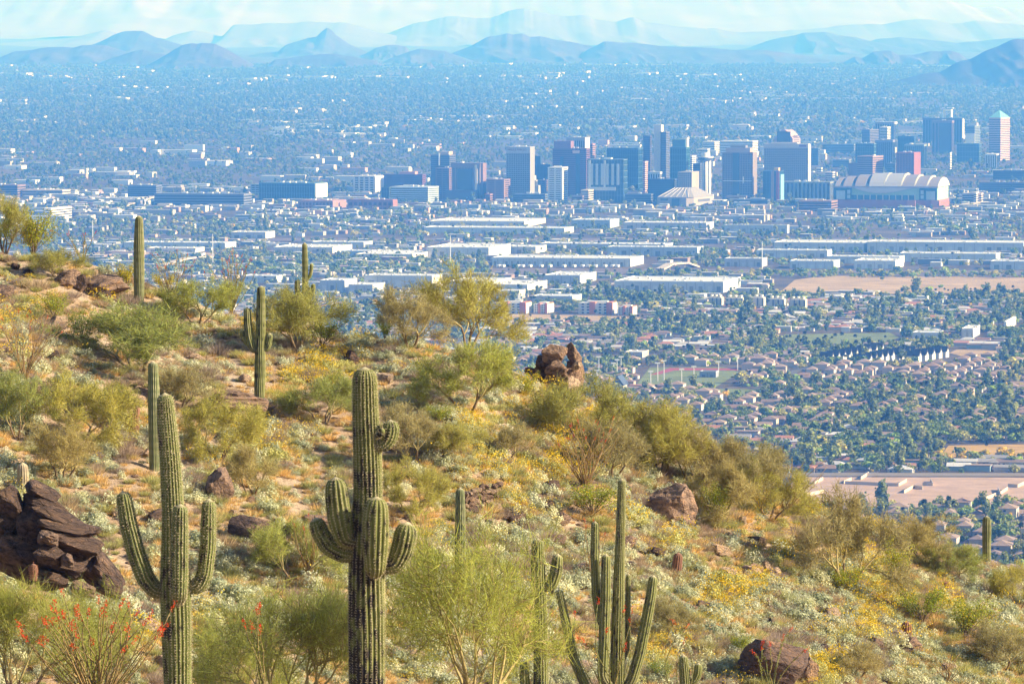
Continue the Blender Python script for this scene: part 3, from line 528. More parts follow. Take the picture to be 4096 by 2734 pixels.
t = tower('white hospital tower above low white wings at left', 175, 205, 262, 835, 882, style='bands', wall=(.78, .72, .64), units=2, cat='building', name='hospital', dmax=120)
part('west_wing', t, (-t['W'] / 2 - 22, 4, t['H'] * .35), (44, 22, t['H'] * .7), (.3, .3, .34)); part('front_wing', t, (-14, -t['d'] / 2 - 14, 5), (110, 20, 10), (.75, .7, .62))
# arena with ribbed roof
C, W, d, H = frame(2622, 2768, 2875, 790, 825, dmax=150); register(C, W, d); o = empty('sports_arena', C, -FTH); tag(o, 'low pale arena with ribbed sloping white roof', 'arena')
mb = MB(); e = 12
def octo(k, z): return [(-W / 2 * k + e, -d / 2 * k, z), (W / 2 * k - e, -d / 2 * k, z), (W / 2 * k, -d / 2 * k + e, z), (W / 2 * k, d / 2 * k - e, z), (W / 2 * k - e, d / 2 * k, z), (-W / 2 * k + e, d / 2 * k, z), (-W / 2 * k, d / 2 * k - e, z), (-W / 2 * k, -d / 2 * k + e, z)]
v = octo(1, 0) + octo(1, H); mb.add(v, [(i, (i + 1) % 8, 8 + (i + 1) % 8, 8 + i) for i in range(8)]); mb.build('wall', M_obj, o).color = (.36, .32, .3, 1)
mb = MB(); v = octo(1.02, H) + octo(.45, H + 17); mb.add(v, [(i, (i + 1) % 8, 8 + (i + 1) % 8, 8 + i) for i in range(8)] + [tuple(range(8, 16))]); mb.build('roof', M_obj, o).color = (.27, .255, .25, 1)
for k in range(6):
    a = -.36 + .14 * k; mb = MB(); mb.tube([(a * W * 1.15, -d / 2, H + .6), (a * W * .55 + 4, -d * .22, H + 17.5)], .8, 4); mb.build('roof_rib', M_obj, o).color = (.5, .48, .46, 1)
part('entrance_arch', o, (.06 * W, -d / 2 - .5, H * .45), (16, 2, H * .85), (.08, .12, .16)); part('dark_window_band', o, (-.25 * W, -d / 2 - .3, H * .75), (W * .2, 1, 4), (.1, .12, .14)); part('dark_window_band', o, (W / 2, 0, H * .6), (1, d * .5, 5), (.12, .12, .13))
C, W, d, H = frame(2846, 2895, 2912, 802, 820); o = empty('entrance_canopy', C, -FTH); tag(o, 'white fan-shaped canopy on columns right of the arena', 'canopy')
part('canopy_roof', o, (0, 0, H), (W, d, 1.5), (.78, .76, .72))
for k in range(6): part('column', o, (-W / 2 + (k + .5) * W / 6, -d / 2 + 1, H / 2), (1, 1, H), (.7, .68, .64))
# ballpark with sliding barrel roof
D = row2Y(835); C, W, d, Hh = frame(3340, 3752, 3826, 749, 835, dmax=150); register(C, W, d)
o = empty('ballpark', C, -FTH); tag(o, 'huge ballpark with segmented barrel roof and green walls', 'stadium'); HB = 17.0; HW = 41.0
part('brick_base', o, (0, 0, HB / 2), (W, d, HB), (.4, .15, .12)); part('green_wall', o, (0, 0, (HB + HW) / 2), (W - 3, d - 3, HW - HB), (.36, .52, .44))
part('steel_bay', o, (-.41 * W, -d / 2, (HB + HW) / 2), (W * .17, 3.2, HW - HB), (.03, .09, .14)); part('steel_bay', o, (.405 * W, -d / 2, (HB + HW) / 2), (W * .165, 3.2, HW - HB), (.03, .09, .14))
for x, w, z, h in ((-.427, .085, 26, 17), (-.35, .03, 32, 8), (-.35, .03, 23, 7), (.35, .03, 32, 8), (.35, .03, 23, 7), (.43, .085, 26, 17)): part('board_panel', o, (x * W, -d / 2 - 1.7, z), (w * W, .6, h), (.42, .5, .56))
for k in range(10):
    x = -.3 + .061 * k; part('arch_opening', o, (x * W, -d / 2 + 1.0, HB + 4.5), (W * .047, 2.0, 9), (.05, .12, .16)); part('arch_column', o, ((x + .0305) * W, -d / 2 + .4, HB + 5), (1.4, 1.4, 10), (.65, .58, .45))
for x in (.27, .5): part('brick_tower', o, (x * W - 4, -d / 2 - 4, HB / 2 - .4), (16, 8, HB), (.55, .24, .2))
def barrel(x0, x1, r, ze, n=16, thick=1.2):
    mb = MB(); hw = d / 2 + 2; V = []; k_ = np.linspace(0, 1, n + 1)
    for x in (x0, x1):
        for q in k_: V.append((x, -hw + 2 * hw * q, ze + r * (1 - (2 * q - 1) ** 2) ** .8))
    N = n + 1; F = [(i, i + 1, N + i + 1, N + i)[::-1] for i in range(n)]
    mb.add(V, F, smooth=False)
    V2 = [(x0, y_, z) for (x, y_, z) in V[:N]]; mb.add(V2, [tuple(range(N))]); V3 = [(x1, y_, z) for (x, y_, z) in V[:N]]; mb.add(V3, [tuple(range(N))[::-1]])
    return mb
EDG = [-.5, -.375, -.24, -.1, .1, .24, .35, .44, .5]; PR = [15, 18, 21, 24, 24, 21.5, 19.5, 17.5]
EDG = np.array([60, 210, 430, 690, 1010, 1320, 1570, 1800, 2000.]); EDG = (EDG - 60) / 1940 - .5
for k in range(8):
    mb = barrel(EDG[k] * W + (0 if k > 3 else 3.5), EDG[k + 1] * W - (3.5 if k < 3 else 1), PR[k], HW + 2); q = mb.build('roof_panel', M_obj, o); q.color = (*((.34, .335, .345) if k in (3, 4) else (.25, .215, .205)), 1)
for k in range(1, 8):
    mb = barrel(EDG[k] * W - (4 if k < 4 else 1), EDG[k] * W + (4 if k < 4 else 1.6), min(PR[k], PR[k - 1]) - 2 if k < 4 else PR[k - 1] + 1.2, HW + 1.5); mb.build('roof_seam', M_obj, o).color = (.05, .08, .12, 1) if k < 4 else (.66, .64, .5, 1)
part('roof_track', o, (0, -d / 2 - 1, HW + .7), (W, 3, 3), (.36, .33, .36)); mb = barrel(W / 2 - .5, W / 2 + .6, 17, HW + 1.5); mb.build('end_lunette', M_obj, o).color = (.8, .82, .74, 1)
mb = MB(); N = 20; top = [(-.31 * W + .58 * W * k / N, HW) for k in range(N + 1)]; bot = [(-.31 * W + .58 * W * k / N, HW - 11 * math.sin(math.pi * (k / N) ** .85)) for k in range(N + 1)]
v = [(x, -d / 2 - 2.5, z) for x, z in top] + [(x, -d / 2 - 2.5, z) for x, z in bot] + [(x, -d / 2 + 1, z) for x, z in bot]
mb.add(v, [(i, i + 1, N + 2 + i, N + 1 + i)[::-1] for i in range(N)] + [(N + 1 + i, N + 2 + i, 2 * N + 3 + i, 2 * N + 2 + i)[::-1] for i in range(N)]); mb.build('curved_canopy', M_obj, o).color = (.6, .57, .6, 1)

# --- warehouses: label, x0, xs, x1, ytop, ybase, wall, doors
WH = [('enormous white warehouse with bright right wall beside the dry field', 2460, 2894, 2985, 1130, 1170, (.6, .62, .64), 12),
 ('long white warehouse with trailers docked along its front', 1968, 2522, 2584, 1037, 1067, (.62, .63, .62), 24), ('white warehouse with purple doors and orange right end', 2494, 2826, 2864, 894, 921, (.55, .53, .55), 6),
 ('grey-blue factory with white annex and roof tower', 2286, 2440, 2482, 882, 913, (.42, .47, .5), 5), ('cream warehouse with lit right end under the towers', 1715, 2097, 2186, 888, 909, (.66, .62, .54), 6),
 ('very long low white warehouse with bright stair block', 1693, 2258, 2298, 915, 936, (.62, .63, .63), 8), ('long pale industrial roof right of the white trailers', 2430, 2790, 2820, 992, 1026, (.52, .55, .58), 8),
 ('small white warehouse with cream end left of long pale roof', 2010, 2143, 2188, 990, 1014, (.55, .55, .54), 3), ('low grey shed with vented roof in industrial middle', 2160, 2660, 2700, 980, 996, (.5, .5, .5), 8),
 ('pale grey warehouse with thin bright end wall', 2900, 3149, 3161, 903, 934, (.52, .54, .54), 8), ('long white warehouse in two halves right of centre', 3100, 3458, 3522, 974, 1009, (.6, .62, .63), 10),
 ('longest pale warehouse with striped clerestory at right edge', 3480, 4096, 4150, 974, 1015, (.6, .62, .63), 16), ('white flat warehouse left of the striped warehouses', 3030, 3310, 3337, 1004, 1031, (.6, .62, .63), 7),
 ('grey panelled warehouse beside the riverbed', 2900, 3050, 3077, 1037, 1067, (.52, .52, .54), 5), ('blue-striped white warehouse by the riverbed', 3162, 3336, 3374, 1047, 1075, (.55, .6, .64), 5),
 ('white parapet warehouse behind the blue-striped one', 3312, 3600, 3632, 1030, 1056, (.62, .63, .63), 7), ('bright boxy white warehouse at the riverbed edge', 3420, 3583, 3640, 1046, 1076, (.7, .71, .7), 4),
 ('wide white warehouse behind dark trees at right', 3606, 3985, 4020, 1018, 1051, (.6, .62, .63), 9), ('white warehouse cut by the right frame edge', 3967, 4110, 4140, 1048, 1078, (.6, .62, .63), 3),
 ('pale block warehouse with bright end right of the tall saguaro pair', 1277, 1378, 1421, 1124, 1170, (.52, .54, .56), 3), ('white block warehouse in front of the tank farm', 1392, 1490, 1534, 1142, 1175, (.55, .56, .56), 3),
 ('white factory with cluttered ventilated roof', 1455, 1728, 1766, 1106, 1150, (.66, .64, .58), 5), ('long white strip warehouse with slanting roof vents', 1795, 1975, 2045, 1128, 1166, (.66, .65, .6), 4),
 ('white warehouse with windowed cream end', 1962, 2110, 2192, 1142, 1170, (.66, .64, .58), 4), ('grey warehouse with white corner annex', 2175, 2320, 2392, 1104, 1136, (.5, .52, .53), 4),
 ('white low warehouse behind the twin-armed saguaro top', 1090, 1330, 1397, 992, 1013, (.62, .6, .56), 5), ('blue-fronted white warehouse above the river trees', 1362, 1560, 1592, 1007, 1026, (.42, .5, .58), 5),
 ('cream strip warehouse lining the river trees', 1420, 1650, 1738, 1020, 1041, (.68, .62, .52), 5), ('white flat warehouse with dark parking behind', 1245, 1455, 1485, 971, 990, (.6, .6, .58), 4),
 ('white L-shaped warehouse with tank beside it', 1705, 1955, 2042, 993, 1032, (.62, .62, .6), 6), ('long white warehouse left of the lone saguaro', 487, 900, 934, 974, 994, (.58, .6, .6), 8),
 ('low bright warehouse under the long white one', 585, 780, 808, 995, 1009, (.66, .65, .62), 4), ('grey-white strip mall roof above the lone saguaro', 922, 1062, 1092, 931, 954, (.56, .54, .52), 3),
 ('white shed roof left of the ocotillo', 965, 1105, 1135, 1107, 1131, (.6, .6, .58), 2), ('white gabled warehouse with cream end above orange flats', 1965, 2075, 2102, 1166, 1196, (.66, .6, .5), 3), ('grey flat warehouse behind the orange flats', 2130, 2290, 2330, 1188, 1214, (.48, .5, .52), 4),
 ('white open-roof yard building at right', 3655, 3760, 3790, 1334, 1362, (.62, .62, .6), 3), ('striped white metal workshop above the park', 3850, 3895, 3950, 1318, 1352, (.6, .58, .55), 2), ('low tan school block behind the playing field', 2500, 2570, 2600, 1412, 1432, (.55, .46, .38), 2), ('dark bleacher building on the playing field edge', 2800, 2865, 2880, 1490, 1510, (.3, .32, .36), 2), ('bright white wall-like warehouse at right edge above the houses', 4020, 4030, 4110, 1290, 1320, (.75, .74, .7), 0)]
for k, (lb, x0, xs, x1, yt, yb, w, nd) in enumerate(WH):
    C, W, d, H = frame(x0, xs, x1, yt, yb, dmax=290); H = max(H, 5); register(C, W, d, 10); rnd = random.Random(k)
    o = empty('warehouse', C, -FTH); tag(o, lb, 'warehouse', 'warehouses on the valley floor')
    part('wall', o, (0, 0, H / 2), (W, d, H), w); part('roof', o, (0, 0, H + .1), (W - 1.2, d - 1.2, .5), ROOFW)
    for s, (cx, cy_, sx, sy) in enumerate(((0, -d / 2 + .3, W, .6), (0, d / 2 - .3, W, .6), (W / 2 - .3, 0, .6, d - 1.2), (-W / 2 + .3, 0, .6, d - 1.2))): part('parapet', o, (cx, cy_, H + .6), (sx + .05, sy, 1.4), tuple(min(.85, x * 1.15) for x in w))
    for j in range(nd): part('dock_door', o, (-W / 2 + (j + .5) * W / nd, -d / 2 - .1, H * .32), (W / nd * .42, .5, H * .6), tuple(np.array(w) * rnd.choice((.45, .6, 1.15))))
    for j in range(nd): part('wall_joint', o, (-W / 2 + (j + .98) * W / nd, -d / 2 - .15, H / 2), (.5, .5, H), tuple(x * .55 for x in w))
    for j in range(min(26, int(W * d / 350))): part('roof_vent', o, (rnd.uniform(-.46, .46) * W, rnd.uniform(-.45, .45) * d, H + 1.1), (rnd.uniform(1.5, 4), rnd.uniform(1.5, 4), rnd.uniform(1, 2)), rnd.choice([WHITE, (.5, .5, .5), (.85, .84, .8)]))
# trailers at the docks
trl = []
for jt, px in enumerate([1995, 2012, 2072, 2090, 2120, 2165, 2200, 2256, 2296, 2330, 2355, 2382, 2420, 2450, 2470]):
    p = gp(px, 1070); o = empty('parked_trailer', p, -TH); tag(o, ORD[jt] + ' white trailer from the left at the long white warehouse', 'trailer', 'trailers docked in front of the long white warehouse')
    part('box', o, (0, 0, 2.6), (4.2, 13, 3), (.82, .8, .76)); part('undercarriage', o, (0, 0, .7), (3, 11, 1), (.05, .05, .05))
# orange and white flats
for lb, x0, xs, x1, yt, yb in [('orange and white four-storey flats left of the pair', 1966, 2105, 2127, 1212, 1254), ('short orange and white flats between the longer two', 2135, 2190, 2217, 1216, 1252), ('orange and white four-storey flats behind the empty plot', 2315, 2452, 2472, 1212, 1256), ('low orange ended flats right of the others', 2473, 2532, 2552, 1228, 1260)]:
    C, W, d, H = frame(x0, xs, x1, yt, yb, dmax=30); register(C, W, d); o = empty('apartment_flats', C, -FTH); tag(o, lb, 'flats', 'orange and white apartment flats')
    part('wall', o, (0, 0, H / 2), (W, d, H), (.68, .66, .62)); nb = max(2, int(W / 16))
    for j in range(nb):
        x = -W / 2 + (j + .8) * W / nb; part('orange_bay', o, (x, -.3, H / 2 + .4), (W / nb * .34, d + 1, H + 1), (.62, .22, .1))
        for q in range(4):
            for s in (-.25, .05): part('window', o, (x + (s - .3) * W / nb, -d / 2, (q + .55) * H / 4), (W / nb * .14, .5, H / 4 * .5), (.06, .07, .09), M_glass)
    part('roof_units', o, (0, 0, H + 1), (W * .6, d * .4, 1.6), WHITE)
for j, (x0, x1, yt, yb) in enumerate([(2835, 2900, 1190, 1222), (2905, 2985, 1192, 1226), (2990, 3068, 1190, 1224), (3075, 3150, 1196, 1232), (3160, 3235, 1198, 1240)]):
    C, W, d, H = frame(x0, x1 - 14, x1, yt, yb, dmax=24); register(C, W, d); o = empty('apartment_block', C, -FTH); tag(o, ['leftmost', 'second', 'middle', 'fourth', 'rightmost'][j] + ' cream stepped apartment block in the row above the houses', 'apartments', 'row of cream stepped apartment blocks')
    part('wall', o, (0, 0, H / 2), (W, d, H), (.6, .55, .44))
    for q in range(3): part('roof_turret', o, ((q - 1) * W * .33, 0, H + 1.4), (W * .14, d * .6, 3), (.72, .66, .52)); part('recess', o, ((q - 1) * W * .33 + W * .15, -d / 2, H * .5), (W * .1, .6, H * .9), (.2, .2, .22))
# --- fields, lots and riverbed as sheets
def sheet(name, pts, mat, label, dz=.25):
    mb = MB(); v = [tuple(gp(px, rw, dz)) for px, rw in pts]; mb.add(v, [tuple(range(len(v)))]); o = mb.build(name, mat); tag(o, label, None, kind='structure')
    if sum((v[i][0] * v[(i + 1) % len(v)][1] - v[(i + 1) % len(v)][0] * v[i][1]) for i in range(len(v))) < 0: o.data.flip_normals()
    return o
M_dry = plain('dry_grass_field', (.42, .29, .15), .95, .3, .02); M_lot = plain('bare_graded_soil', (.46, .31, .22), .95, .2, .05); M_gold = plain('golden_weeds', (.46, .28, .07), .95, .25, .05)
M_green = plain('park_grass', (.17, .2, .06), .95, .3, .03); M_river = plain('river_gravel', (.16, .125, .12), .95, .35, .05); M_road = plain('asphalt_road', (.12, .115, .115), .9, .2, .1); M_track = plain('running_track', (.34, .07, .07), .9, .15, .1); M_rd2 = plain('concrete_road', (.45, .38, .32), .9, .2, .1)
sheet('dry_field', [(3120, 1170), (3180, 1120), (3300, 1103), (3700, 1106), (4180, 1110), (4180, 1172), (3700, 1172), (3400, 1180)], M_dry, 'ochre dry grass field right of the white warehouse')
sheet('dry_field', [(2000, 1290), (2050, 1256), (2360, 1262), (2560, 1268), (2600, 1285), (2300, 1290)], M_dry, 'tan empty plot below the orange flats')
sheet('riverbed', [(1600, 1098), (1900, 1072), (2500, 1074), (3200, 1080), (4200, 1082), (4200, 1108), (3300, 1102), (2600, 1100), (2200, 1110)], M_river, 'dark gravel riverbed crossing the valley')
sheet('park_lawn', [(3110, 1380), (3140, 1338), (3560, 1330), (3600, 1350), (3500, 1382)], M_green, 'green and tan park lawn with scattered trees')
sheet('playing_field', [(2540, 1548), (2600, 1470), (2900, 1468), (2960, 1490), (2860, 1552), (2640, 1556)], M_green, 'green school playing field with light poles')
sheet('playing_field', [(2850, 1585), (2860, 1555), (3060, 1558), (3050, 1588)], M_green, 'small lawn between the rows of houses', .3)
sheet('running_track', [(2600, 1500), (2680, 1472), (2960, 1474), (2950, 1482), (2700, 1482), (2640, 1498)], M_track, 'red running track curving round the playing field', .35)
sheet('golden_field', [(3760, 1830), (3800, 1782), (4200, 1775), (4200, 1822), (3960, 1826)], M_gold, 'golden weedy field behind the yellow trees')
sheet('dirt_lot', [(3060, 2030), (3200, 1908), (4300, 1910), (4300, 2010), (3900, 2022), (3500, 2034)], M_lot, 'bare graded dirt lot with unfinished walls')
sheet('dry_field', [(3800, 1412), (3830, 1398), (3990, 1402), (4000, 1425), (3880, 1432)], M_dry, 'small dry lot above the gabled row houses')
sheet('dry_field', [(700, 1030), (300, 1012), (500, 1005), (860, 1012), (950, 1020)], M_dry, 'tan dry levee slope left behind the lone saguaro')
sheet('street', [(2050, 1182), (2330, 1150), (2520, 1120), (2535, 1122), (2360, 1156), (2110, 1186)], M_rd2, 'pale road running up to the river bridge', .3)
sheet('street', [(3040, 1906), (4300, 1906), (4300, 1898), (3060, 1898)], M_road, 'asphalt street along the dirt lot', .3)
sheet('parking_lot', [(2330, 1440), (2340, 1424), (2600, 1420), (2640, 1436), (2500, 1448)], M_road, 'dark asphalt school parking lot', .3)
sheet('rail_corridor', [(0, 965), (0, 955), (4200, 952), (4200, 962)], M_river, 'brown rail corridor behind the warehouses', .28)
for r_ in [(3100, 4200, 1103, 1176), (2000, 2600, 1256, 1290), (1800, 4200, 1070, 1104), (3110, 3600, 1330, 1382), (2540, 2960, 1466, 1556), (2850, 3060, 1553, 1588), (3770, 4200, 1772, 1828), (3060, 4300, 1896, 2034), (3800, 4000, 1398, 1432), (0, 4200, 950, 962), (2330, 2640, 1420, 1448)]: EXCL.append(r_)
# block walls in the dirt lot, each an L or straight run
for lb, pts in [('unfinished block wall, topmost left in the dirt lot', [(3448, 1919), (3480, 1899)]), ('short block wall left of the long one in the dirt lot', [(3380, 1935), (3410, 1921)]), ('long block wall with lit right end in the dirt lot', [(3385, 1936), (3600, 1945), (3632, 1927)]), ('small L-shaped block wall in the dirt lot middle', [(3622, 1973), (3660, 1952), (3697, 1958)]),
                ('upper L-shaped block wall in the dirt lot middle', [(3697, 1941), (3738, 1943), (3728, 1926)]), ('block wall at the right frame edge of the dirt lot', [(4040, 1947), (4078, 1950), (4110, 1935)]), ('L-shaped block wall right of the dirt lot middle', [(4000, 1960), (4008, 1979), (4038, 1959)]), ('zigzag block wall nearest the roofs', [(3930, 2010), (3960, 1996), (3990, 1984)]), ('block wall half hidden by the palo verde', [(3232, 1985), (3300, 1970)]), ('left edge block wall behind the ocotillo', [(3262, 1937), (3296, 1920)]), ('long low block wall along the street edge', [(3080, 1903), (4200, 1905)])]:
    o = empty('block_wall', gp(*pts[0])); tag(o, lb, 'wall', 'unfinished block walls of the dirt lot'); 
    for a_, c_ in zip(pts[:-1], pts[1:]):
        p, q = gp(*a_), gp(*c_); m = (p + q) / 2 - o.location; s_ = part('wall_run', o, (m.x, m.y, 1.2), ((q - p).length, .5, 2.4), (.5, .42, .34)); s_.rotation_euler = (0, 0, math.atan2(q.y - p.y, q.x - p.x))
# tall light poles of the playing field
for jp, (px, y0, y1) in enumerate([(2396, 1426, 1507), (2455, 1451, 1507), (2469, 1438, 1511), (2485, 1426, 1507), (2604, 1484, 1551), (2632, 1451, 1526), (2657, 1442, 1526), (2728, 1476, 1537), (2777, 1465, 1522), (2876, 1445, 1490), (2952, 1425, 1480), (2388, 1480, 1535)]):
    p = gp(px, y1); h = (y1 - y0) * p.y / FPX; o = empty('floodlight_pole', p); tag(o, 'tall floodlight pole' + beside(px, y1, [(2480, 1560, 'the chapel'), (2560, 1480, 'the school parking lot'), (2720, 1520, 'the running track centre')]), 'light pole', 'floodlight poles of the playing field')
    mb = MB(); mb.tube([(0, 0, 0), (0, 0, h)], [.45, .3], 6); mb.build('pole', M_obj, o).color = (.6, .6, .6, 1); part('lamp_bar', o, (0, 0, h), (4.5, .8, 1.2), (.75, .75, .74))
for lb, px, y0, y1 in [('tall thin white mast above the riverbed', 3049, 965, 1085), ('white mast right of the twin saguaro', 1801, 940, 1064), ('slender mast left of the ocotillo', 850, 935, 1062), ('slender mast behind the lone saguaro top', 370, 880, 960)]:
    p = gp(px, y1); h = (y1 - y0) * p.y / FPX; o = empty('radio_mast', p); tag(o, lb, 'mast'); mb = MB(); mb.tube([(0, 0, 0), (0, 0, h)], [.8, .4], 6); mb.build('shaft', M_obj, o).color = (.68, .68, .66, 1); part('footing', o, (0, 0, .5), (3, 3, 1.4), (.5, .48, .45))
# overpasses
for lb, pts, wd in [('curved freeway ramp in front of the ballpark', [(3660, 862), (3740, 846), (3820, 836), (3880, 830), (3945, 828)], 14), ('freeway bridge ramp left of the long striped office', [(455, 838), (520, 822), (570, 812), (612, 806)], 14), ('river bridge behind the enormous warehouse', [(2640, 1090), (2680, 1080), (2740, 1072), (2790, 1068)], 12), ('long pale river bridge behind the ocotillo', [(640, 1075), (740, 1058), (820, 1046), (905, 1036)], 11)]:
    P = [gp(*q) for q in pts]; n = len(P); o = empty('road_bridge', P[0]); tag(o, lb, 'bridge'); mb = MB(); V = []
    for i, p in enumerate(P):
        tdir = (P[min(n - 1, i + 1)] - P[max(0, i - 1)]).normalized(); s_ = Vector((-tdir.y, tdir.x, 0)); h = 9 * math.sin(math.pi * min(1, (i + .25) / (n - 1)))**.5 if 'ramp' not in lb else 1 + 9 * i / (n - 1)
        for side, z in ((-1, h + 1), (1, h + 1), (1, h - 1.2), (-1, h - 1.2)): V.append(tuple(p - P[0] + s_ * wd / 2 * side + Vector((0, 0, z))))
        if 0 < i < n - 1: part('pillar', o, tuple(p - P[0] + Vector((0, 0, h / 2))), (2, 2, h), (.5, .46, .42))
    F = [(i * 4 + j, i * 4 + (j + 1) % 4, i * 4 + 4 + (j + 1) % 4, i * 4 + 4 + j)[::-1] for i in range(n - 1) for j in range(4)]; mb.add(V, F); mb.build('deck', M_obj, o).color = (.5, .43, .36, 1)

# ================================================================== houses and trees of the valley
def hip(mb, x0, x1, y0, y1, z, h, c, over=.5):
    x0 -= over; x1 += over; y0 -= over; y1 += over; w = min(x1 - x0, y1 - y0) / 2
    if x1 - x0 > y1 - y0: r0, r1 = (x0 + w, (y0 + y1) / 2, z + h), (x1 - w, (y0 + y1) / 2, z + h)
    else: r0, r1 = ((x0 + x1) / 2, y0 + w, z + h), ((x0 + x1) / 2, y1 - w, z + h)
    v = [(x0, y0, z), (x1, y0, z), (x1, y1, z), (x0, y1, z), r0, r1]
    f = [(0, 1, 5, 4), (1, 2, 5), (2, 3, 4, 5), (3, 0, 4)] if x1 - x0 > y1 - y0 else [(0, 1, 4), (1, 2, 5, 4), (2, 3, 5), (3, 0, 4, 5)]
    mb.add(v, f + [(3, 2, 1, 0)], 0, c)
def gable(mb, x0, x1, y0, y1, z, h, c, over=.5):
    x0 -= over; x1 += over; y0 -= over; y1 += over; m = (y0 + y1) / 2
    mb.add([(x0, y0, z), (x1, y0, z), (x1, y1, z), (x0, y1, z), (x0, m, z + h), (x1, m, z + h)], [(0, 1, 5, 4), (2, 3, 4, 5), (1, 2, 5), (3, 0, 4), (3, 2, 1, 0)], 0, c)
def flat(mb, x0, x1, y0, y1, z, h, c, over=.3):
    mb.box(x0 - over, x1 + over, y0 - over, y1 + over, z, z + .5, 0, c, True)
# variants: list of (wall boxes), (roof pieces)
HV = []; HW = []; wi = MB(); wi.box(0, 1.5, -.12, .1, 0, 1.2, bottom=True); WIN = wi.mesh('house_window', M_glass)
for (k, boxes, roofs) in [
    ('two-storey', [(-6, 6, -7, 7, 0, 5.8)], [(hip, -6, 6, -7, 7, 5.8, 2.4)]),
    ('two-storey', [(-6, 3, -6, 7, 0, 5.8), (3, 7, -8, 3, 0, 3)], [(hip, -6, 3, -6, 7, 5.8, 2.3), (hip, 3, 7, -8, 3, 3, 1.6)]),
    ('one-storey', [(-8, 8, -5, 5, 0, 3)], [(hip, -8, 8, -5, 5, 3, 2.3)]),
    ('one-storey', [(-8, 5, -4, 5, 0, 3), (1, 7, -8, -4, 0, 3)], [(gable, -8, 7, -4, 5, 3, 2.2), (hip, 1, 7, -8, -3, 3, 1.8)]),
    ('one-storey', [(-9, 9, -5, 5, 0, 3.2)], [(gable, -9, 9, -5, 5, 3.2, 1.6)]),
    ('flat-roofed', [(-8, 8, -6, 6, 0, 3.6)], [(flat, -8, 8, -6, 6, 3.6, .5)])]:
    w = MB(); [w.box(*b_[:4], *b_[4:]) for b_ in boxes]; r = MB(); [q[0](r, *q[1:], (1, 1, 1)) for q in roofs]
    b0 = boxes[0]; g = MB(); g.box(b0[1] - 5, b0[1] - 1, b0[2] - .15 if len(boxes) == 1 else boxes[1][2] - .15, b0[2] + .2 if len(boxes) == 1 else boxes[1][2] + .2, .1, 2.4)
    zs = (1.1, 3.7) if k == 'two-storey' else (1.1,)
    HW.append([(x, b0[2], z) for z in zs for x in (b0[0] + 1.2, b0[0] + 4.4)])
    ws = MB()
    for z in zs[-1:]: ws.box(b0[1] - .1, b0[1] + .12, 0, 1.6, z, z + 1.2, bottom=True)
    HV.append((k, w, r, w.mesh('house_wall', M_obj), r.mesh('house_roof', M_obj), g.mesh('house_garage', M_obj), None, ws.mesh('house_side_window', M_glass)))
WALLS = [(.55, .47, .38), (.6, .54, .46), (.48, .38, .3), (.5, .46, .44), (.62, .5, .42), (.66, .62, .56), (.42, .4, .38), (.35, .45, .45)]
WNAME = ['tan', 'cream', 'brown', 'grey', 'pinkish', 'off-white', 'dark grey', 'pale green']
ROOFS = [(.27, .18, .14), (.31, .225, .175), (.24, .175, .15), (.3, .28, .27), (.5, .48, .46), (.42, .2, .13), (.62, .6, .57)]
RNAME = ['brown', 'light brown', 'dark brown', 'grey', 'pale grey', 'red tile', 'white']
def excluded(px, rw, pad=0):
    m = np.zeros(len(px), bool)
    for x0, x1, y0, y1 in EXCL: m |= (px > x0 - pad) & (px < x1 + pad) & (rw > y0 - pad * .3) & (rw < y1 + pad * .3)
    return m
# streets
mb = MB()
for bk in range(int(2150 / 72), int(4700 / 72)):
    c_ = [(a_ * math.cos(TH) + bb * math.sin(TH), -a_ * math.sin(TH) + bb * math.cos(TH), .1) for a_, bb in ((-1500, bk * 72 + 31.5), (1500, bk * 72 + 31.5), (1500, bk * 72 + 40.5), (-1500, bk * 72 + 40.5))]; mb.add(c_, [(0, 1, 2, 3)])
for a_ in np.arange(-1428, 1500, 204.0):
    c_ = [(aa * math.cos(TH) + bb * math.sin(TH), -aa * math.sin(TH) + bb * math.cos(TH), .16) for aa, bb in ((a_ + 4, 2100), (a_ + 13, 2100), (a_ + 13, 4700), (a_ + 4, 4700))]; mb.add(c_, [(0, 1, 2, 3)])
tag(mb.build('street', M_road), 'grid of asphalt streets between the valley houses', None, kind='structure')
# lots on a rotated street grid
cand = []
for a in np.arange(-1500, 1500, 17.0):
    for bk in range(int(2150 / 72), int(5900 / 72)):
        if (a % 204) < 17: continue
        for s in (-1, 1): cand.append((a, bk * 72 + s * 17, s))
cand = np.array(cand); X = cand[:, 0] * math.cos(TH) + cand[:, 1] * math.sin(TH) + rng.normal(0, 1.0, len(cand)); Y = -cand[:, 0] * math.sin(TH) + cand[:, 1] * math.cos(TH) + rng.normal(0, 1.5, len(cand))
PX, RW = project(X, Y, gz(Y)); keep = (PX > -80) & (PX < 4180) & (RW < ridge_row(PX) + 40) & (RW > 1195) & ~excluded(PX, RW, 12)
keep &= rng.random(len(X)) < np.where(RW > 1560, .86, .84); keep &= ~((PX > 3290) & (PX < 3830) & (RW > 1395) & (RW < 1468))
X, Y, RW, PX, S = X[keep], Y[keep], RW[keep], PX[keep], cand[keep, 2]
order = np.argsort(-RW); X, Y, RW, PX, S = X[order], Y[order], RW[order], PX[order], S[order]
far = MB(); hcount = 0
rnd = random.Random(5)
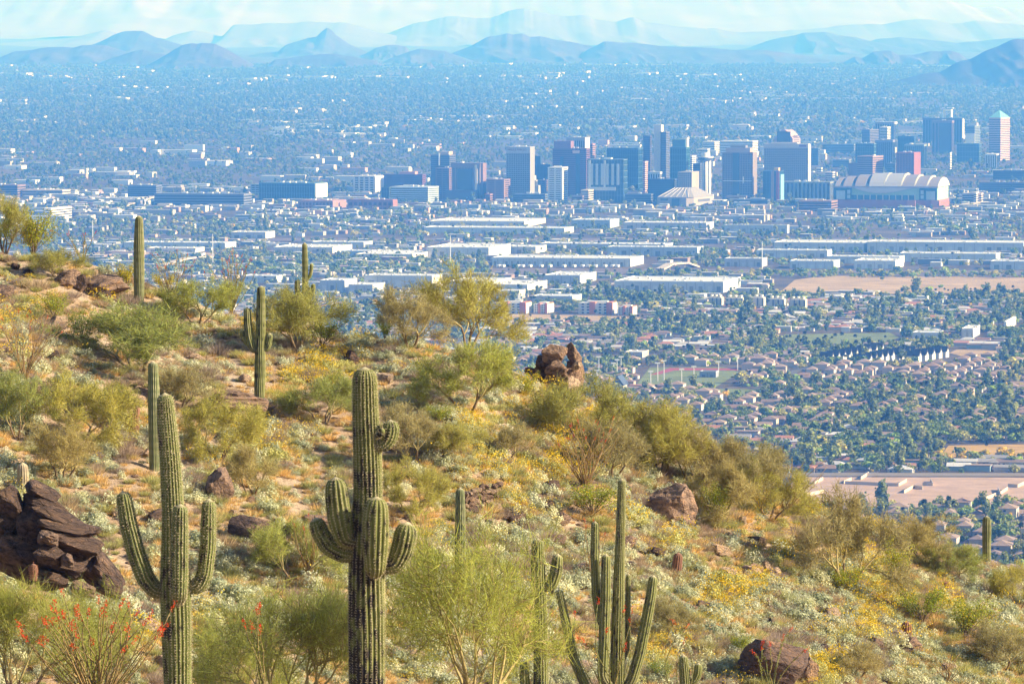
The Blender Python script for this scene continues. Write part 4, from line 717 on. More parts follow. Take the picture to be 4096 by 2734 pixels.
for i in range(len(X)):
    modern = (1430 < RW[i] < 1720) or RW[i] > 1990
    v = rnd.choice([0, 0, 1, 1, 2, 3]) if modern else rnd.choice([2, 3, 4, 4, 5, 5])
    wi_, ri = (rnd.randrange(5), rnd.choice([0, 1, 1, 2])) if modern else (rnd.randrange(8), rnd.randrange(7))
    k, wmb, rmb, wme, rme, gme, nme, sme = HV[v]; rz = -TH + (0 if S[i] < 0 else math.pi) + rnd.gauss(0, .03); sc = rnd.uniform(.85, 1.1)
    vis = ridge_row(PX[i]) > RW[i] - 10
    if hcount < 300 and vis:
        hcount += 1; o = empty('house', (X[i], Y[i], float(gz(Y[i]))), rz); o.scale = (sc, sc, sc)
        tag(o, f'{k} {WNAME[wi_]} house with {RNAME[ri]} roof' + beside(PX[i], RW[i], CITYMARK), 'house', 'houses of the valley neighbourhood')
        for nm, me, c in (('wall', wme, WALLS[wi_]), ('roof', rme, ROOFS[ri]), ('garage_door', gme, (.6, .57, .52)), ('side_window', sme, (.05, .06, .08))):
            q = bpy.data.objects.new(nm, me); q.color = (*c, 1); link(q, o)
        for wp in HW[v]: q = bpy.data.objects.new('window', WIN); q.location = wp; q.color = (.05, .06, .08, 1); link(q, o)
    else:
        c, s_ = math.cos(rz), math.sin(rz); M = np.array([[c, s_, 0], [-s_, c, 0], [0, 0, 1]]) * sc; off = np.array([X[i], Y[i], float(gz(Y[i]))])
        for src, colr in ((wmb, WALLS[wi_]), (rmb, ROOFS[ri])):
            f0 = 0
            V = np.concatenate(src.v); far.add(V @ M + off, src.f, 0, colr)
# gabled dark-roofed row houses
for j, (a, b_) in enumerate([((3310, 1452), (3455, 1428)), ((3460, 1426), (3510, 1414)), ((3440, 1462), (3640, 1428)), ((3660, 1446), (3770, 1428))]):
    P, Q = gp(*a), gp(*b_); n = max(3, int((Q - P).length / 13)); n = min(n, 16)
    for i in range(n):
        p = P + (Q - P) * (i / (n - 1)); o = empty('row_house', p, math.atan2((Q - P).y, (Q - P).x)); tag(o, 'white gabled row house under steep black roof, ' + ORD[i] + ' of the ' + ['left row', 'upper row', 'middle row', 'right row'][j], 'row house', 'black-roofed gabled row houses')
        part('wall', o, (0, 0, 2.8), (9, 12, 5.6), (.62, .6, .56)); mb = MB(); gable(mb, -6, 6, -4.5, 4.5, 5.6, 5.5, (1, 1, 1), .4); q = mb.build('roof', M_obj, o, (0, 0, 0), math.pi / 2); q.color = (.03, .035, .05, 1)
        mb = MB(); mb.add([(-2.4, -6.6, 5.7), (2.4, -6.6, 5.7), (0, -6.6, 8.6)], [(0, 1, 2)]); mb.build('gable_end', M_obj, o).color = (.66, .64, .6, 1)
# steep-roofed chapel by the field
p = gp(2480, 1560); o = empty('chapel', p, -TH); tag(o, 'cream chapel with steep dark blue roof beside the playing field', 'chapel'); part('wall', o, (0, 0, 2.5), (9, 22, 5), (.6, .52, .4))
mb = MB(); gable(mb, -11, 11, -5.5, 5.5, 5, 8, (1, 1, 1)); mb.build('roof', M_obj, o, (0, 0, 0), math.pi / 2).color = (.07, .1, .16, 1); part('side_hall', o, (22, 2, 2.2), (26, 10, 4.4), (.65, .58, .46)); part('hall_roof', o, (22, 2, 4.7), (27, 11, .6), (.45, .22, .16))
# --- low buildings of the middle and far city: scattered blocks
def blocks(n, r0, r1, size, hgt, cols, clump, seed, pad=8, thr=(.3, .62)):
    g = np.random.default_rng(seed); rw = g.uniform(r0, r1, n * 3); px = g.uniform(-60, 4160, n * 3)
    Yb = np.interp(-rw, -_rows_r, _rows_Y); Xb = (px - 2048) / FPX * Yb
    dens = fbm(px / 420.0, rw / clump, seed, 3); ok = (dens > g.uniform(*thr, n * 3)) & ~excluded(px, rw, pad) & (rw < ridge_row(px) + 15)
    idx = np.nonzero(ok)[0][:n]
    for i in idx:
        w = g.uniform(*size) * (2.2 if g.random() < .15 else 1); d_ = g.uniform(size[0], size[1] * .7); h = g.uniform(*hgt); c = np.array(cols[g.integers(len(cols))]) * g.uniform(.75, 1.1)
        cx, cy_ = math.cos(TH), math.sin(TH); q = np.array([(-w, -d_), (w, -d_), (w, d_), (-w, d_)]) / 2
        xy = np.stack([q[:, 0] * cx + q[:, 1] * cy_ + Xb[i], -q[:, 0] * cy_ + q[:, 1] * cx + Yb[i]], 1); z0 = float(gz(Yb[i]))
        v = [(*p_, z0 - .5) for p_ in xy] + [(*p_, z0 + h) for p_ in xy]
        far.add(v, [(0, 1, 5, 4), (1, 2, 6, 5), (2, 3, 7, 6), (3, 0, 4, 7)], 0, c); far.add(v[4:], [(0, 1, 2, 3)], 0, np.clip(c * 1.1, 0, .85) if g.random() < .55 else (.7, .69, .66))
PAL2 = [(.5, .47, .43), (.4, .35, .31), (.32, .3, .3), (.62, .6, .57), (.36, .24, .2), (.44, .4, .34), (.28, .3, .34), (.7, .69, .66)]
PAL = [(.72, .7, .66), (.66, .62, .56), (.6, .5, .42), (.5, .46, .42), (.55, .34, .28), (.62, .55, .46), (.45, .46, .48), (.74, .73, .7)]
blocks(430, 885, 1215, (10, 34), (4, 8), PAL2, 45, 21); blocks(620, 870, 1215, (6, 20), (3, 6), PAL, 45, 27, pad=2); blocks(500, 770, 890, (8, 26), (4, 10), PAL, 30, 28, pad=2); blocks(260, 1195, 1330, (6, 18), (3, 6), PAL, 40, 29, pad=2); blocks(480, 760, 890, (12, 38), (5, 12), PAL2, 40, 22); blocks(230, 560, 760, (15, 55), (6, 16), PAL, 35, 23, thr=(.45, .65))
blocks(700, 300, 560, (16, 80), (6, 12), [(.78, .74, .68), (.8, .72, .64), (.7, .6, .52), (.75, .75, .72)], 14, 24, thr=(.5, .7)); blocks(150, 262, 320, (40, 160), (9, 16), [(.8, .74, .68), (.78, .78, .76)], 8, 25, thr=(.48, .68))
tag(far.build('distant_houses', M_attr), 'countless small houses and low buildings spread over the valley', 'houses', kind='stuff')
# --- trees of the valley
M_crown = vcol('valley_tree_leaves', .8, .3, 0, 1, .35, .15); M_bark = plain('valley_tree_bark', (.12, .09, .07), .9)
def crown_mesh(name, rx, rz, zc, n, size, base, seed, lumps=9):
    g = np.random.default_rng(seed); ce = g.normal(0, 1, (lumps, 3)); ce /= np.linalg.norm(ce, axis=1)[:, None]; ce *= g.uniform(.35, .75, (lumps, 1)); rr = g.uniform(.38, .6, lumps)
    li = g.integers(0, lumps, n); dv = g.normal(0, 1, (n, 3)); dv /= np.linalg.norm(dv, axis=1)[:, None]; P = ce[li] + dv * rr[li][:, None] * g.uniform(.7, 1.05, (n, 1))
    P = P * np.array([rx, rx, rz]); P[:, 2] += zc; nn = dv + g.normal(0, .45, (n, 3)); nn /= np.linalg.norm(nn, axis=1)[:, None]
    a = np.cross(nn, g.normal(0, 1, (n, 3))); a /= np.linalg.norm(a, axis=1)[:, None] + 1e-9; b_ = np.cross(nn, a); s = size * g.uniform(.6, 1.3, (n, 1))
    V = np.stack([P - a * s - b_ * s * .6, P + a * s - b_ * s, P + a * s * .7 + b_ * s, P - a * s + b_ * s * .8], 1)
    C = np.array(base) * g.uniform(.65, 1.35, (n, 1)) * (0.8 + .4 * g.random((lumps, 1)))[li]
    return tri_mesh(name, V, C, M_crown, 4)
TV = [('round green tree', crown_mesh('crown', 4.2, 3.4, 4.6, 230, .62, (.31, .36, .09), 1), 4.5), ('dense dark green tree', crown_mesh('crown', 4.0, 3.8, 4.8, 230, .62, (.2, .28, .08), 2), 4.5), ('pale olive tree', crown_mesh('crown', 4.4, 3.0, 4.2, 230, .6, (.4, .39, .13), 3), 4),
      ('tall dark tree', crown_mesh('crown', 3.4, 6.0, 8.5, 300, .7, (.2, .24, .09), 4, 12), 8), ('bright green tree', crown_mesh('crown', 3.8, 3.0, 4.2, 230, .58, (.33, .45, .09), 5), 4), ('yellow blooming tree', crown_mesh('crown', 3.8, 2.8, 4.0, 230, .55, (.6, .44, .03), 6), 4)]
g = np.random.default_rng(8); n = 90                                    # palm: a head of fronds
an = g.uniform(0, 2 * math.pi, n); el = g.uniform(-.9, 1.1, n); dv = np.stack([np.cos(an) * np.cos(el), np.sin(an) * np.cos(el), np.sin(el)], 1); sd = np.stack([-np.sin(an), np.cos(an), 0 * an], 1)
V = np.stack([np.zeros((n, 3)), dv * 1.1 + sd * .3, dv * 2.2 + np.array([0, 0, -.5]), dv * 1.1 - sd * .3], 1) + np.array([0, 0, 14.0])
TV.append(('slender palm tree', tri_mesh('crown', V, np.array([(.06, .085, .035)]) * g.uniform(.7, 1.3, (n, 1)), M_crown, 4), 14))
TR = []
for _, me, h in TV:
    mb = MB(); mb.tube([(0, 0, -.3), (.15, .1, h * .5), (0, 0, h)], [.34, .27, .2] if h < 10 else [.3, .22, .2], 6); TR.append(mb.mesh('trunk', M_bark))
g = np.random.default_rng(31)
def tree_pts(n, r0, r1, seed, clump, thr=(.28, .62)):
    g = np.random.default_rng(seed); Y0, Y1 = row2Y(r1), row2Y(r0); m = n * 6
    Yb = np.sqrt(g.uniform(Y0 ** 2, Y1 ** 2, m)); px = g.uniform(-80, 4180, m); Xb = (px - 2048) / FPX * Yb; rw = project(Xb, Yb, gz(Yb))[1]
    dens = fbm(px / 260.0, rw / clump, seed, 3); ok = (dens > g.uniform(*thr, m)) & (rw < ridge_row(px) + 40)
    ex = excluded(px, rw, 2); ok &= ~ex | ((g.random(m) < .03) & (rw < 1250))
    i = np.nonzero(ok)[0][:n]; return np.stack([Xb[i], Yb[i], gz(Yb[i]), px[i], rw[i]], 1)
T = np.concatenate([tree_pts(7600, 1185, 2320, 41, 60), tree_pts(4800, 880, 1185, 42, 30), tree_pts(15000, 560, 880, 43, 30, (.2, .58)), tree_pts(95000, 262, 560, 44, 25, (.1, .56))])
# wooded river corridor and the yellow blooming row
ex_px = np.concatenate([g.uniform(600, 1950, 900), g.uniform(2500, 4150, 260), g.uniform(3740, 4100, 26), g.uniform(2600, 4100, 330)]); ex_rw = np.concatenate([np.interp(g.uniform(0, 1, 900), [0, 1], [1035, 1100]), g.uniform(1092, 1112, 260), g.uniform(1812, 1850, 26), g.uniform(1640, 1860, 330)])
Yb = np.interp(-ex_rw, -_rows_r, _rows_Y); exi = (ex_rw < ridge_row(ex_px) + 40) & ~(excluded(ex_px, ex_rw) & (ex_rw > 1200)); E = np.stack([(ex_px - 2048) / FPX * Yb, Yb, gz(Yb), ex_px, ex_rw], 1); nyel = np.zeros(len(E), bool); nyel[1160:1186] = True
nT = len(T); T = np.concatenate([T, E[exi]]); pick = g.choice(7, len(T), p=[.27, .24, .2, .1, .1, .012, .078]); pick[nT:] = g.choice([0, 1, 2, 4], len(T) - nT); pick[nT:][nyel[exi]] = 5
sc = np.exp(g.normal(0, .25, len(T))) * np.where(T[:, 4] < 560, 1.15, .8); sc = np.where(pick == 6, np.clip(sc, .7, 1.1), sc)
rotz = g.uniform(0, 6.28, len(T)); vis = (ridge_row(T[:, 3]) > T[:, 4] - 5) & (T[:, 3] > 0) & (T[:, 3] < 4096)
near = np.argsort(-(T[:, 4] * vis))[:300]
for i in near:
    nm, me, h = TV[pick[i]]; o = empty('city_tree', T[i, :3], rotz[i]); o.scale = (sc[i],) * 3; tag(o, nm + beside(T[i, 3], T[i, 4], CITYMARK), 'tree', 'trees among the valley houses')
    q = bpy.data.objects.new('crown', me); link(q, o); q = bpy.data.objects.new('trunk', TR[pick[i]]); link(q, o)
msk = np.ones(len(T), bool); msk[near] = False
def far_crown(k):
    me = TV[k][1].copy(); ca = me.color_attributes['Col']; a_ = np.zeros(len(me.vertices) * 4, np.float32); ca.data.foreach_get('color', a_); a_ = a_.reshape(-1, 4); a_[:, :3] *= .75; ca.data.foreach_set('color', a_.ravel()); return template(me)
def joined(k):
    me = TV[k][1]; return template(me)
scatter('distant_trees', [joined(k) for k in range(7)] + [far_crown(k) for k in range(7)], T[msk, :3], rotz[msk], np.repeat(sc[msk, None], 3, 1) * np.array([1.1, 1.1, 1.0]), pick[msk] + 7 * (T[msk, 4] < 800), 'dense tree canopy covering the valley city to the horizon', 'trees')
# parked cars near the houses
cm = MB(); cm.box(-.9, .9, -2.2, 2.2, .35, .95, bottom=True); cm_me = cm.mesh('car_body', M_obj)
cb = MB(); cb.add([(-.85, -1.4, .95), (.85, -1.4, .95), (.85, 1.3, .95), (-.85, 1.3, .95), (-.7, -.7, 1.5), (.7, -.7, 1.5), (.7, .8, 1.5), (-.7, .8, 1.5)], [(0, 1, 5, 4), (1, 2, 6, 5), (2, 3, 7, 6), (3, 0, 4, 7), (4, 5, 6, 7)]); cb_me = cb.mesh('car_cabin', M_glass)
cw = MB(); cw.tube([(-.12, 0, 0), (.12, 0, 0)], .34, 10); cw_me = cw.mesh('wheel', M_obj)
for i in range(70):
    j = rnd.randrange(0, min(420, len(X))); p = Vector((X[j], Y[j], float(gz(Y[j])))) + EX * rnd.uniform(-10, 10) + EY * (-S[j] * -1) * rnd.uniform(13, 16) * (1 if S[j] > 0 else 1)
    o = empty('parked_car', p, -TH + rnd.choice([0, math.pi / 2, math.pi]) + rnd.gauss(0, .05)); tag(o, rnd.choice(['white', 'silver', 'dark', 'red']) + ' car parked' + beside(PX[j], RW[j], CITYMARK), 'car', 'cars parked among the valley houses')
    c = {'w': (.8, .8, .78), 's': (.45, .46, .48), 'd': (.04, .045, .06), 'r': (.4, .04, .04)}[o['label'][0]]
    q = bpy.data.objects.new('body', cm_me); q.color = (*c, 1); link(q, o); q = bpy.data.objects.new('cabin', cb_me); q.color = (.05, .06, .08, 1); link(q, o)
    for wx in (-.85, .85):
        for wy in (-1.4, 1.4): q = bpy.data.objects.new('wheel', cw_me); q.location = (wx, wy, .34); q.color = (.02, .02, .02, 1); link(q, o)

# ================================================================== the desert hill: rocks, cacti, shrubs
M_rock, N, L, b = mat_base('varnished_rock', 0.85, 0.2)
at = N.new('ShaderNodeAttribute'); at.attribute_name = 'Col'; tc = N.new('ShaderNodeTexCoord'); mp = N.new('ShaderNodeMapping'); mp.inputs['Scale'].default_value = (1, 1, 1.7); mp.inputs['Rotation'].default_value = (0.15, 0.3, 0); L.new(tc.outputs['Object'], mp.inputs[0])
nA = N.new('ShaderNodeTexNoise'); nA.inputs['Scale'].default_value = 2.6; nA.inputs['Detail'].default_value = 9; nA.inputs['Roughness'].default_value = 0.72; L.new(mp.outputs[0], nA.inputs['Vector'])
nB = N.new('ShaderNodeTexVoronoi'); nB.feature = 'DISTANCE_TO_EDGE'; nB.inputs['Scale'].default_value = 1.5; L.new(mp.outputs[0], nB.inputs['Vector'])
rA = ramp(N, L, nA.outputs[0], [(0.36, (0.35, 0.35, 0.37)), (0.5, (1, 1, 1)), (0.6, (1.3, 1.2, 1.05)), (0.72, (2.6, 2.1, 1.6))]); rB = ramp(N, L, nB.outputs['Distance'], [(0.0, (0.25, 0.24, 0.24)), (0.05, (1, 1, 1))])
c = mixc(N, L, at.outputs['Color'], rA.outputs[0], 1.0, 'MULTIPLY'); c = mixc(N, L, c, rB.outputs[0], 0.35, 'MULTIPLY'); L.new(c, b.inputs['Base Color'])
ad = N.new('ShaderNodeMath'); ad.operation = 'MULTIPLY_ADD'; ad.inputs[1].default_value = 1.0; L.new(nA.outputs[0], ad.inputs[0]); sm_ = ramp(N, L, nB.outputs['Distance'], [(0.0, (0, 0, 0)), (0.06, (0.15, 0.15, 0.15))]); L.new(sm_.outputs[0], ad.inputs[2])
bp = N.new('ShaderNodeBump'); bp.inputs['Strength'].default_value = 1.0; bp.inputs['Distance'].default_value = 0.35; L.new(ad.outputs[0], bp.inputs['Height']); L.new(bp.outputs[0], b.inputs['Normal'])
M_sag = vcol('saguaro_skin', .7, 0, .18, 5.0, .06, .2)
M_spine = vcol('cactus_spines', .6, .2)
M_twig = vcol('palo_verde_twigs', .75, .4, 0, 1, .16, .15); M_stem = vcol('branch_bark', .8, 0, .2, 12, .1)
M_leaf = vcol('shrub_leaves', .75, .35, 0, 1, .14, .15); M_flower = vcol('flower_petals', .6, .35)
def unit(v): return v / (np.linalg.norm(v, axis=-1, keepdims=True) + 1e-9)
# ---------------- rocks: jittered convex blocks cut by random planes
def rock_mesh(name, seed, dims=(1, 1, 1), base=(.13, .085, .065), cuts=22, sub=4):
    g = np.random.default_rng(seed); import bmesh
    bm = bmesh.new(); bmesh.ops.create_icosphere(bm, subdivisions=sub, radius=1.0)
    V = np.array([v.co[:] for v in bm.verts]); V = V / (np.sum(np.abs(V) ** 9, 1) ** (1 / 9))[:, None]
    n = unit(g.normal(0, 1, (cuts, 3)) * np.array([1, 1, .8])); d = g.uniform(.7, 1.1, cuts)
    for k in range(cuts):
        ex_ = np.maximum(V @ n[k] - d[k], 0); V = V - ex_[:, None] * n[k]
    nz = fbm(V[:, 0] * 2.3 + V[:, 2] * 1.7 + seed, V[:, 1] * 2.3 - V[:, 2], seed, 3) - .5
    st = vnoise(V[:, 2] * 7 + V[:, 0], V[:, 2] * 0 + seed, seed + 3) - .5
    rd = np.abs(fbm(V[:, 0] * 3.1 + V[:, 2] * 2.2, V[:, 1] * 3.1 - V[:, 2] * 2.6 + seed, seed + 5, 3) - .5)
    V = V * (1 + .08 * nz + .08 * st - .3 * np.clip(.12 - rd, 0, 1))[:, None] * np.array(dims)
    for v, c in zip(bm.verts, V): v.co = c
    me = bpy.data.meshes.new(name); bm.to_mesh(me); bm.free(); me.materials.append(M_rock)
    up = fbm(V[:, 0] * 1.6 / dims[0] + 9, V[:, 1] * 1.6 / dims[1] + V[:, 2], seed + 8, 3)
    C = np.array(base) * (0.75 + .5 * nz + .25)[:, None] + np.clip(up - .56, 0, 1)[:, None] * np.array([.7, .42, .2])
    ca = me.color_attributes.new('Col', 'FLOAT_COLOR', 'POINT'); ca.data.foreach_set('color', np.concatenate([C, np.ones((len(C), 1))], 1).astype(np.float32).ravel())
    me.update(); return me
def px_m(p, n): return n * p.y / FPX
DARKR = (.165, .11, .088); BRNR = (.36, .24, .175); TANR = (.6, .43, .3)
RK = {k: [rock_mesh('boulder', 100 + i * 7 + s, (1, 1, 1), b_) for i in range(5)] for s, (k, b_) in enumerate((('d', DARKR), ('b', BRNR), ('t', TANR)))}
def boulder(name, parent, kind, c, s, rot, k):
    o = bpy.data.objects.new(name, RK[kind][k % 5]); o.location = c; o.scale = s; o.rotation_euler = rot; return link(o, parent)
rk = random.Random(3)
# big dark outcrop at lower left: slabs leaning down to the right
B = Vector((px2x(230, 104), 104, 0)); B.z = CAMZ - float(sl(2330)) * 104; o = empty('rock_outcrop', B); tag(o, 'big dark layered rock outcrop at lower left', 'rock outcrop')
sc_ = 104 / FPX
for k, (px, rw, w, h, dy, ang, kd) in enumerate([(20, 2000, 130, 110, .3, .5, 'd'), (10, 2110, 150, 170, .5, .1, 'd'), (145, 1972, 150, 62, .5, .35, 'd'), (160, 2025, 190, 84, .35, .25, 'd'), (120, 2110, 150, 150, .2, .1, 'd'), (222, 2062, 220, 66, .2, .42, 'd'), (265, 2112, 240, 62, .05, .2, 'd'), (270, 2170, 250, 96, -.02, .16, 'd'), (330, 2226, 210, 130, .1, .7, 'd'), (200, 2140, 84, 66, -.75, .2, 'b'), (205, 2195, 100, 80, -.8, .1, 'd'), (262, 2262, 230, 100, -.1, .2, 'd'), (395, 2290, 190, 120, 0, .65, 'd'), (430, 2325, 130, 80, -.3, .4, 'd'), (340, 2340, 100, 60, -.9, .3, 'b'), (275, 2215, 50, 50, -1.0, .1, 'b'), (90, 2240, 220, 190, .2, .1, 'd'), (190, 2310, 150, 80, -.5, .1, 'd')]):
    boulder('slab', o, kd, ((px - 230) * sc_, dy, (2330 - rw) * sc_), (w * sc_ * .53, max(.5, w * sc_ * .46), h * sc_ * .53), (.08 * rk.uniform(-1, 1), ang, rk.uniform(-.25, .25)), k)
# balanced pile on the ridge
B = hp(2230, 1575); o = empty('boulder_pile', B); tag(o, 'brown balanced boulder pile on the ridge against the city', 'boulder pile'); sc_ = B.y / FPX
for k, (px, rw, w, h, dy, ang, kd) in enumerate([(2217, 1422, 82, 72, 0, .15, 'b'), (2293, 1428, 46, 95, .1, -.55, 'b'), (2172, 1462, 66, 58, .1, .1, 'd'), (2224, 1478, 84, 60, -.3, -.6, 'b'), (2238, 1525, 120, 90, 0, .3, 'b'), (2300, 1505, 70, 110, .2, -.2, 'b'), (2170, 1515, 90, 80, .2, .2, 'd'), (2275, 1545, 110, 60, -.2, -.4, 't'), (2305, 1466, 32, 36, -.35, .2, 't'), (2135, 1500, 60, 40, .4, .2, 'd'), (2220, 1565, 70, 26, -.4, 0, 't')]):
    boulder('boulder', o, kd, ((px - 2230) * sc_, dy, (1575 - rw) * sc_), (w * sc_ * .56, w * sc_ * .52, h * sc_ * .57), (.2 * rk.uniform(-1, 1), ang, rk.uniform(-.6, .6)), k + 2)
for k, (lb, px, rw, w, h, kd) in enumerate([('dark cleft boulder right of the slim saguaro cluster', 2690, 2085, 165, 150, 'b'), ('big dark cracked boulder at the bottom edge behind ocotillo stems', 3100, 2745, 230, 165, 'd'), ('brown broken rock at the right end of the bottom boulder', 3225, 2740, 70, 110, 'b'), ('pinkish boulder behind the red barrel cactus', 880, 2010, 105, 125, 'b'), ('flat brown bedrock slab below the two-armed saguaro', 965, 1660, 210, 90, 'b'), ('long grey slab of the rocks left of the lone saguaro', 405, 1175, 170, 70, 'b'), ('rounded grey rock at the left end of the upper slabs', 275, 1140, 90, 62, 'b'), ('small dark rock in the upper slab group', 322, 1165, 60, 56, 'd'), ('brown ledge just left of the lone saguaro', 490, 1125, 80, 36, 'b'), ('brown rock at the left frame edge', 15, 1200, 70, 60, 'b'), ('upright dark rock under the ridge trees', 1405, 1455, 52, 52, 'd'), ('dark rock left of the big central saguaro', 990, 2160, 130, 80, 'd'), ('low dark rock beside the dry red ocotillo', 1160, 2160, 80, 60, 'd'), ('wedge rock on the upper left slope', 150, 1590, 80, 60, 'b'), ('reddish rock at the foot of the yellow shrubs', 1290, 2120, 130, 50, 'b'),
        ('pale rock, upper of two in the right clearing', 2916, 2165, 34, 30, 't'), ('pale upright rock in the right clearing', 2993, 2203, 30, 36, 't'), ('round grey-brown rock of the right clearing', 3020, 2300, 52, 44, 'b'), ('pale split rock right of the grey-brown rock', 3064, 2298, 34, 52, 't'), ('pointed pale rock at the foot of the barrel cactus', 3598, 2570, 58, 48, 't'), ('brown wedge rock below the barrel cactus', 3642, 2606, 66, 56, 'b'), ('grey rounded rock left of the barrel cactus', 3508, 2604, 54, 48, 'b'), ('flat dark rock behind the bottom boulders', 3276, 2620, 76, 34, 'd'), ('reddish flat rock left of the slim cluster', 2226, 2185, 76, 44, 'b'), ('dark rock under the stone wall', 2190, 2052, 62, 36, 'd'), ('brown slab above the slim cluster', 2252, 2100, 60, 42, 'b'), ('flat rock ledge on the right slope', 2817, 2442, 74, 36, 'b'), ('pale split rock behind the slim cluster', 2332, 2310, 62, 46, 't'), ('pale rounded rock below the balanced pile', 2150, 1572, 42, 34, 't'), ('small pale rock standing on the right slope', 3256, 2124, 18, 26, 't'), ('square dark rock by the bottom green bush', 3080, 2510, 22, 34, 'd'), ('dark low rock in the front brush at left', 420, 2690, 160, 110, 'd')]):
    p = hp(px, rw); s = px_m(p, 1); o = boulder('boulder', None, kd, p + Vector((0, 0, h * s * .42)), (w * s * .62, w * s * .55, h * s * .62), (rk.uniform(-.15, .15), rk.uniform(-.2, .3), rk.uniform(-3, 3)), k); tag(o, lb, 'boulder')
# stone retaining wall of the trail
B = hp(1925, 2050); o = empty('stone_wall', B); tag(o, 'rough dry-stone retaining wall below the trail', 'stone wall')
for i in range(9):
    for j in range(4 if i < 6 else 3):
        p = hp(1865 + i * 16, 2060 - i * 7); boulder('stone', o, rk.choice('ttb'), p - B + Vector((rk.uniform(-.05, .05), -.1, .12 + j * .21)), (.13 * rk.uniform(.7, 1.2), .16, .12 * rk.uniform(.7, 1.15)), (rk.uniform(-.3, .3), rk.uniform(-.3, .3), rk.uniform(0, 3)), i + j * 3)
# scattered loose rocks on the slope: first as things, then gravel as stuff
def slope_pts(n, seed, r0=None, pad=30):
    g = np.random.default_rng(seed); px = g.uniform(-100, 4200, n * 4); f = g.uniform(0, 1, n * 4) ** 1.0
    rr = ridge_row(px); rw = rr + f * (2760 - rr); out = []
    for a, b_ in zip(px, rw):
        if b_ < 2760: out.append((a, b_))
        if len(out) >= n: break
    return np.array(out)
def hp_many(A, y0=100.0, y1=206.0):
    d = np.stack([(A[:, 0] - 2048) / FPX, 0 * A[:, 0], 0 * A[:, 0]], 1) + UP[None] * ((1367 - A[:, 1]) / FPX)[:, None] + FW[None]
    Ys = np.arange(y0, y1, .5); t = Ys[None] / d[:, 1:2]; Xs = d[:, :1] * t; Zs = CAMZ + d[:, 2:] * t; H = hill_z(Xs, np.repeat(Ys[None], len(A), 0)); hit = Zs < H; i = np.where(hit.any(1), hit.argmax(1), (Zs - H).argmin(1))
    X = Xs[np.arange(len(A)), i]; Y = Ys[i]; return np.stack([X, Y, hill_z(X, Y)], 1)
A = slope_pts(260, 61); P = hp_many(A)
for k in range(len(P)):
    s = rk.choice([.1, .14, .18, .22, .3, .4]); kd = rk.choice('tttbbd'); o = boulder('loose_rock', None, kd, P[k] + np.array([0, 0, s * .3]), (s * rk.uniform(.8, 1.4), s, s * rk.uniform(.5, .9)), (rk.uniform(-.3, .3), rk.uniform(-.3, .3), rk.uniform(0, 6)), k)
    tag(o, {'t': 'pale tan', 'b': 'brown', 'd': 'dark'}[kd] + (' small loose rock' if s < .2 else ' loose rock') + beside(A[k, 0], A[k, 1], HILLMARK), 'rock', 'loose rocks scattered on the slope')
g = np.random.default_rng(62); A = slope_pts(5200, 63); A = A[fbm(A[:, 0] / 160, A[:, 1] / 110, 64, 3) > g.uniform(.35, .6, len(A))]; P = hp_many(A)
scatter('gravel', [template(rock_mesh('pebble', 300 + i, (1, 1, .7), b_, 8, 1)) for i, b_ in enumerate((TANR, BRNR, (.5, .36, .26)))], P, g.uniform(0, 6, len(P)), np.abs(g.normal(.065, .045, (len(P), 1))) * np.array([[1.2, 1, .8]]) + .02, g.integers(0, 3, len(P)), 'loose gravel and small stones on the slope', 'gravel')

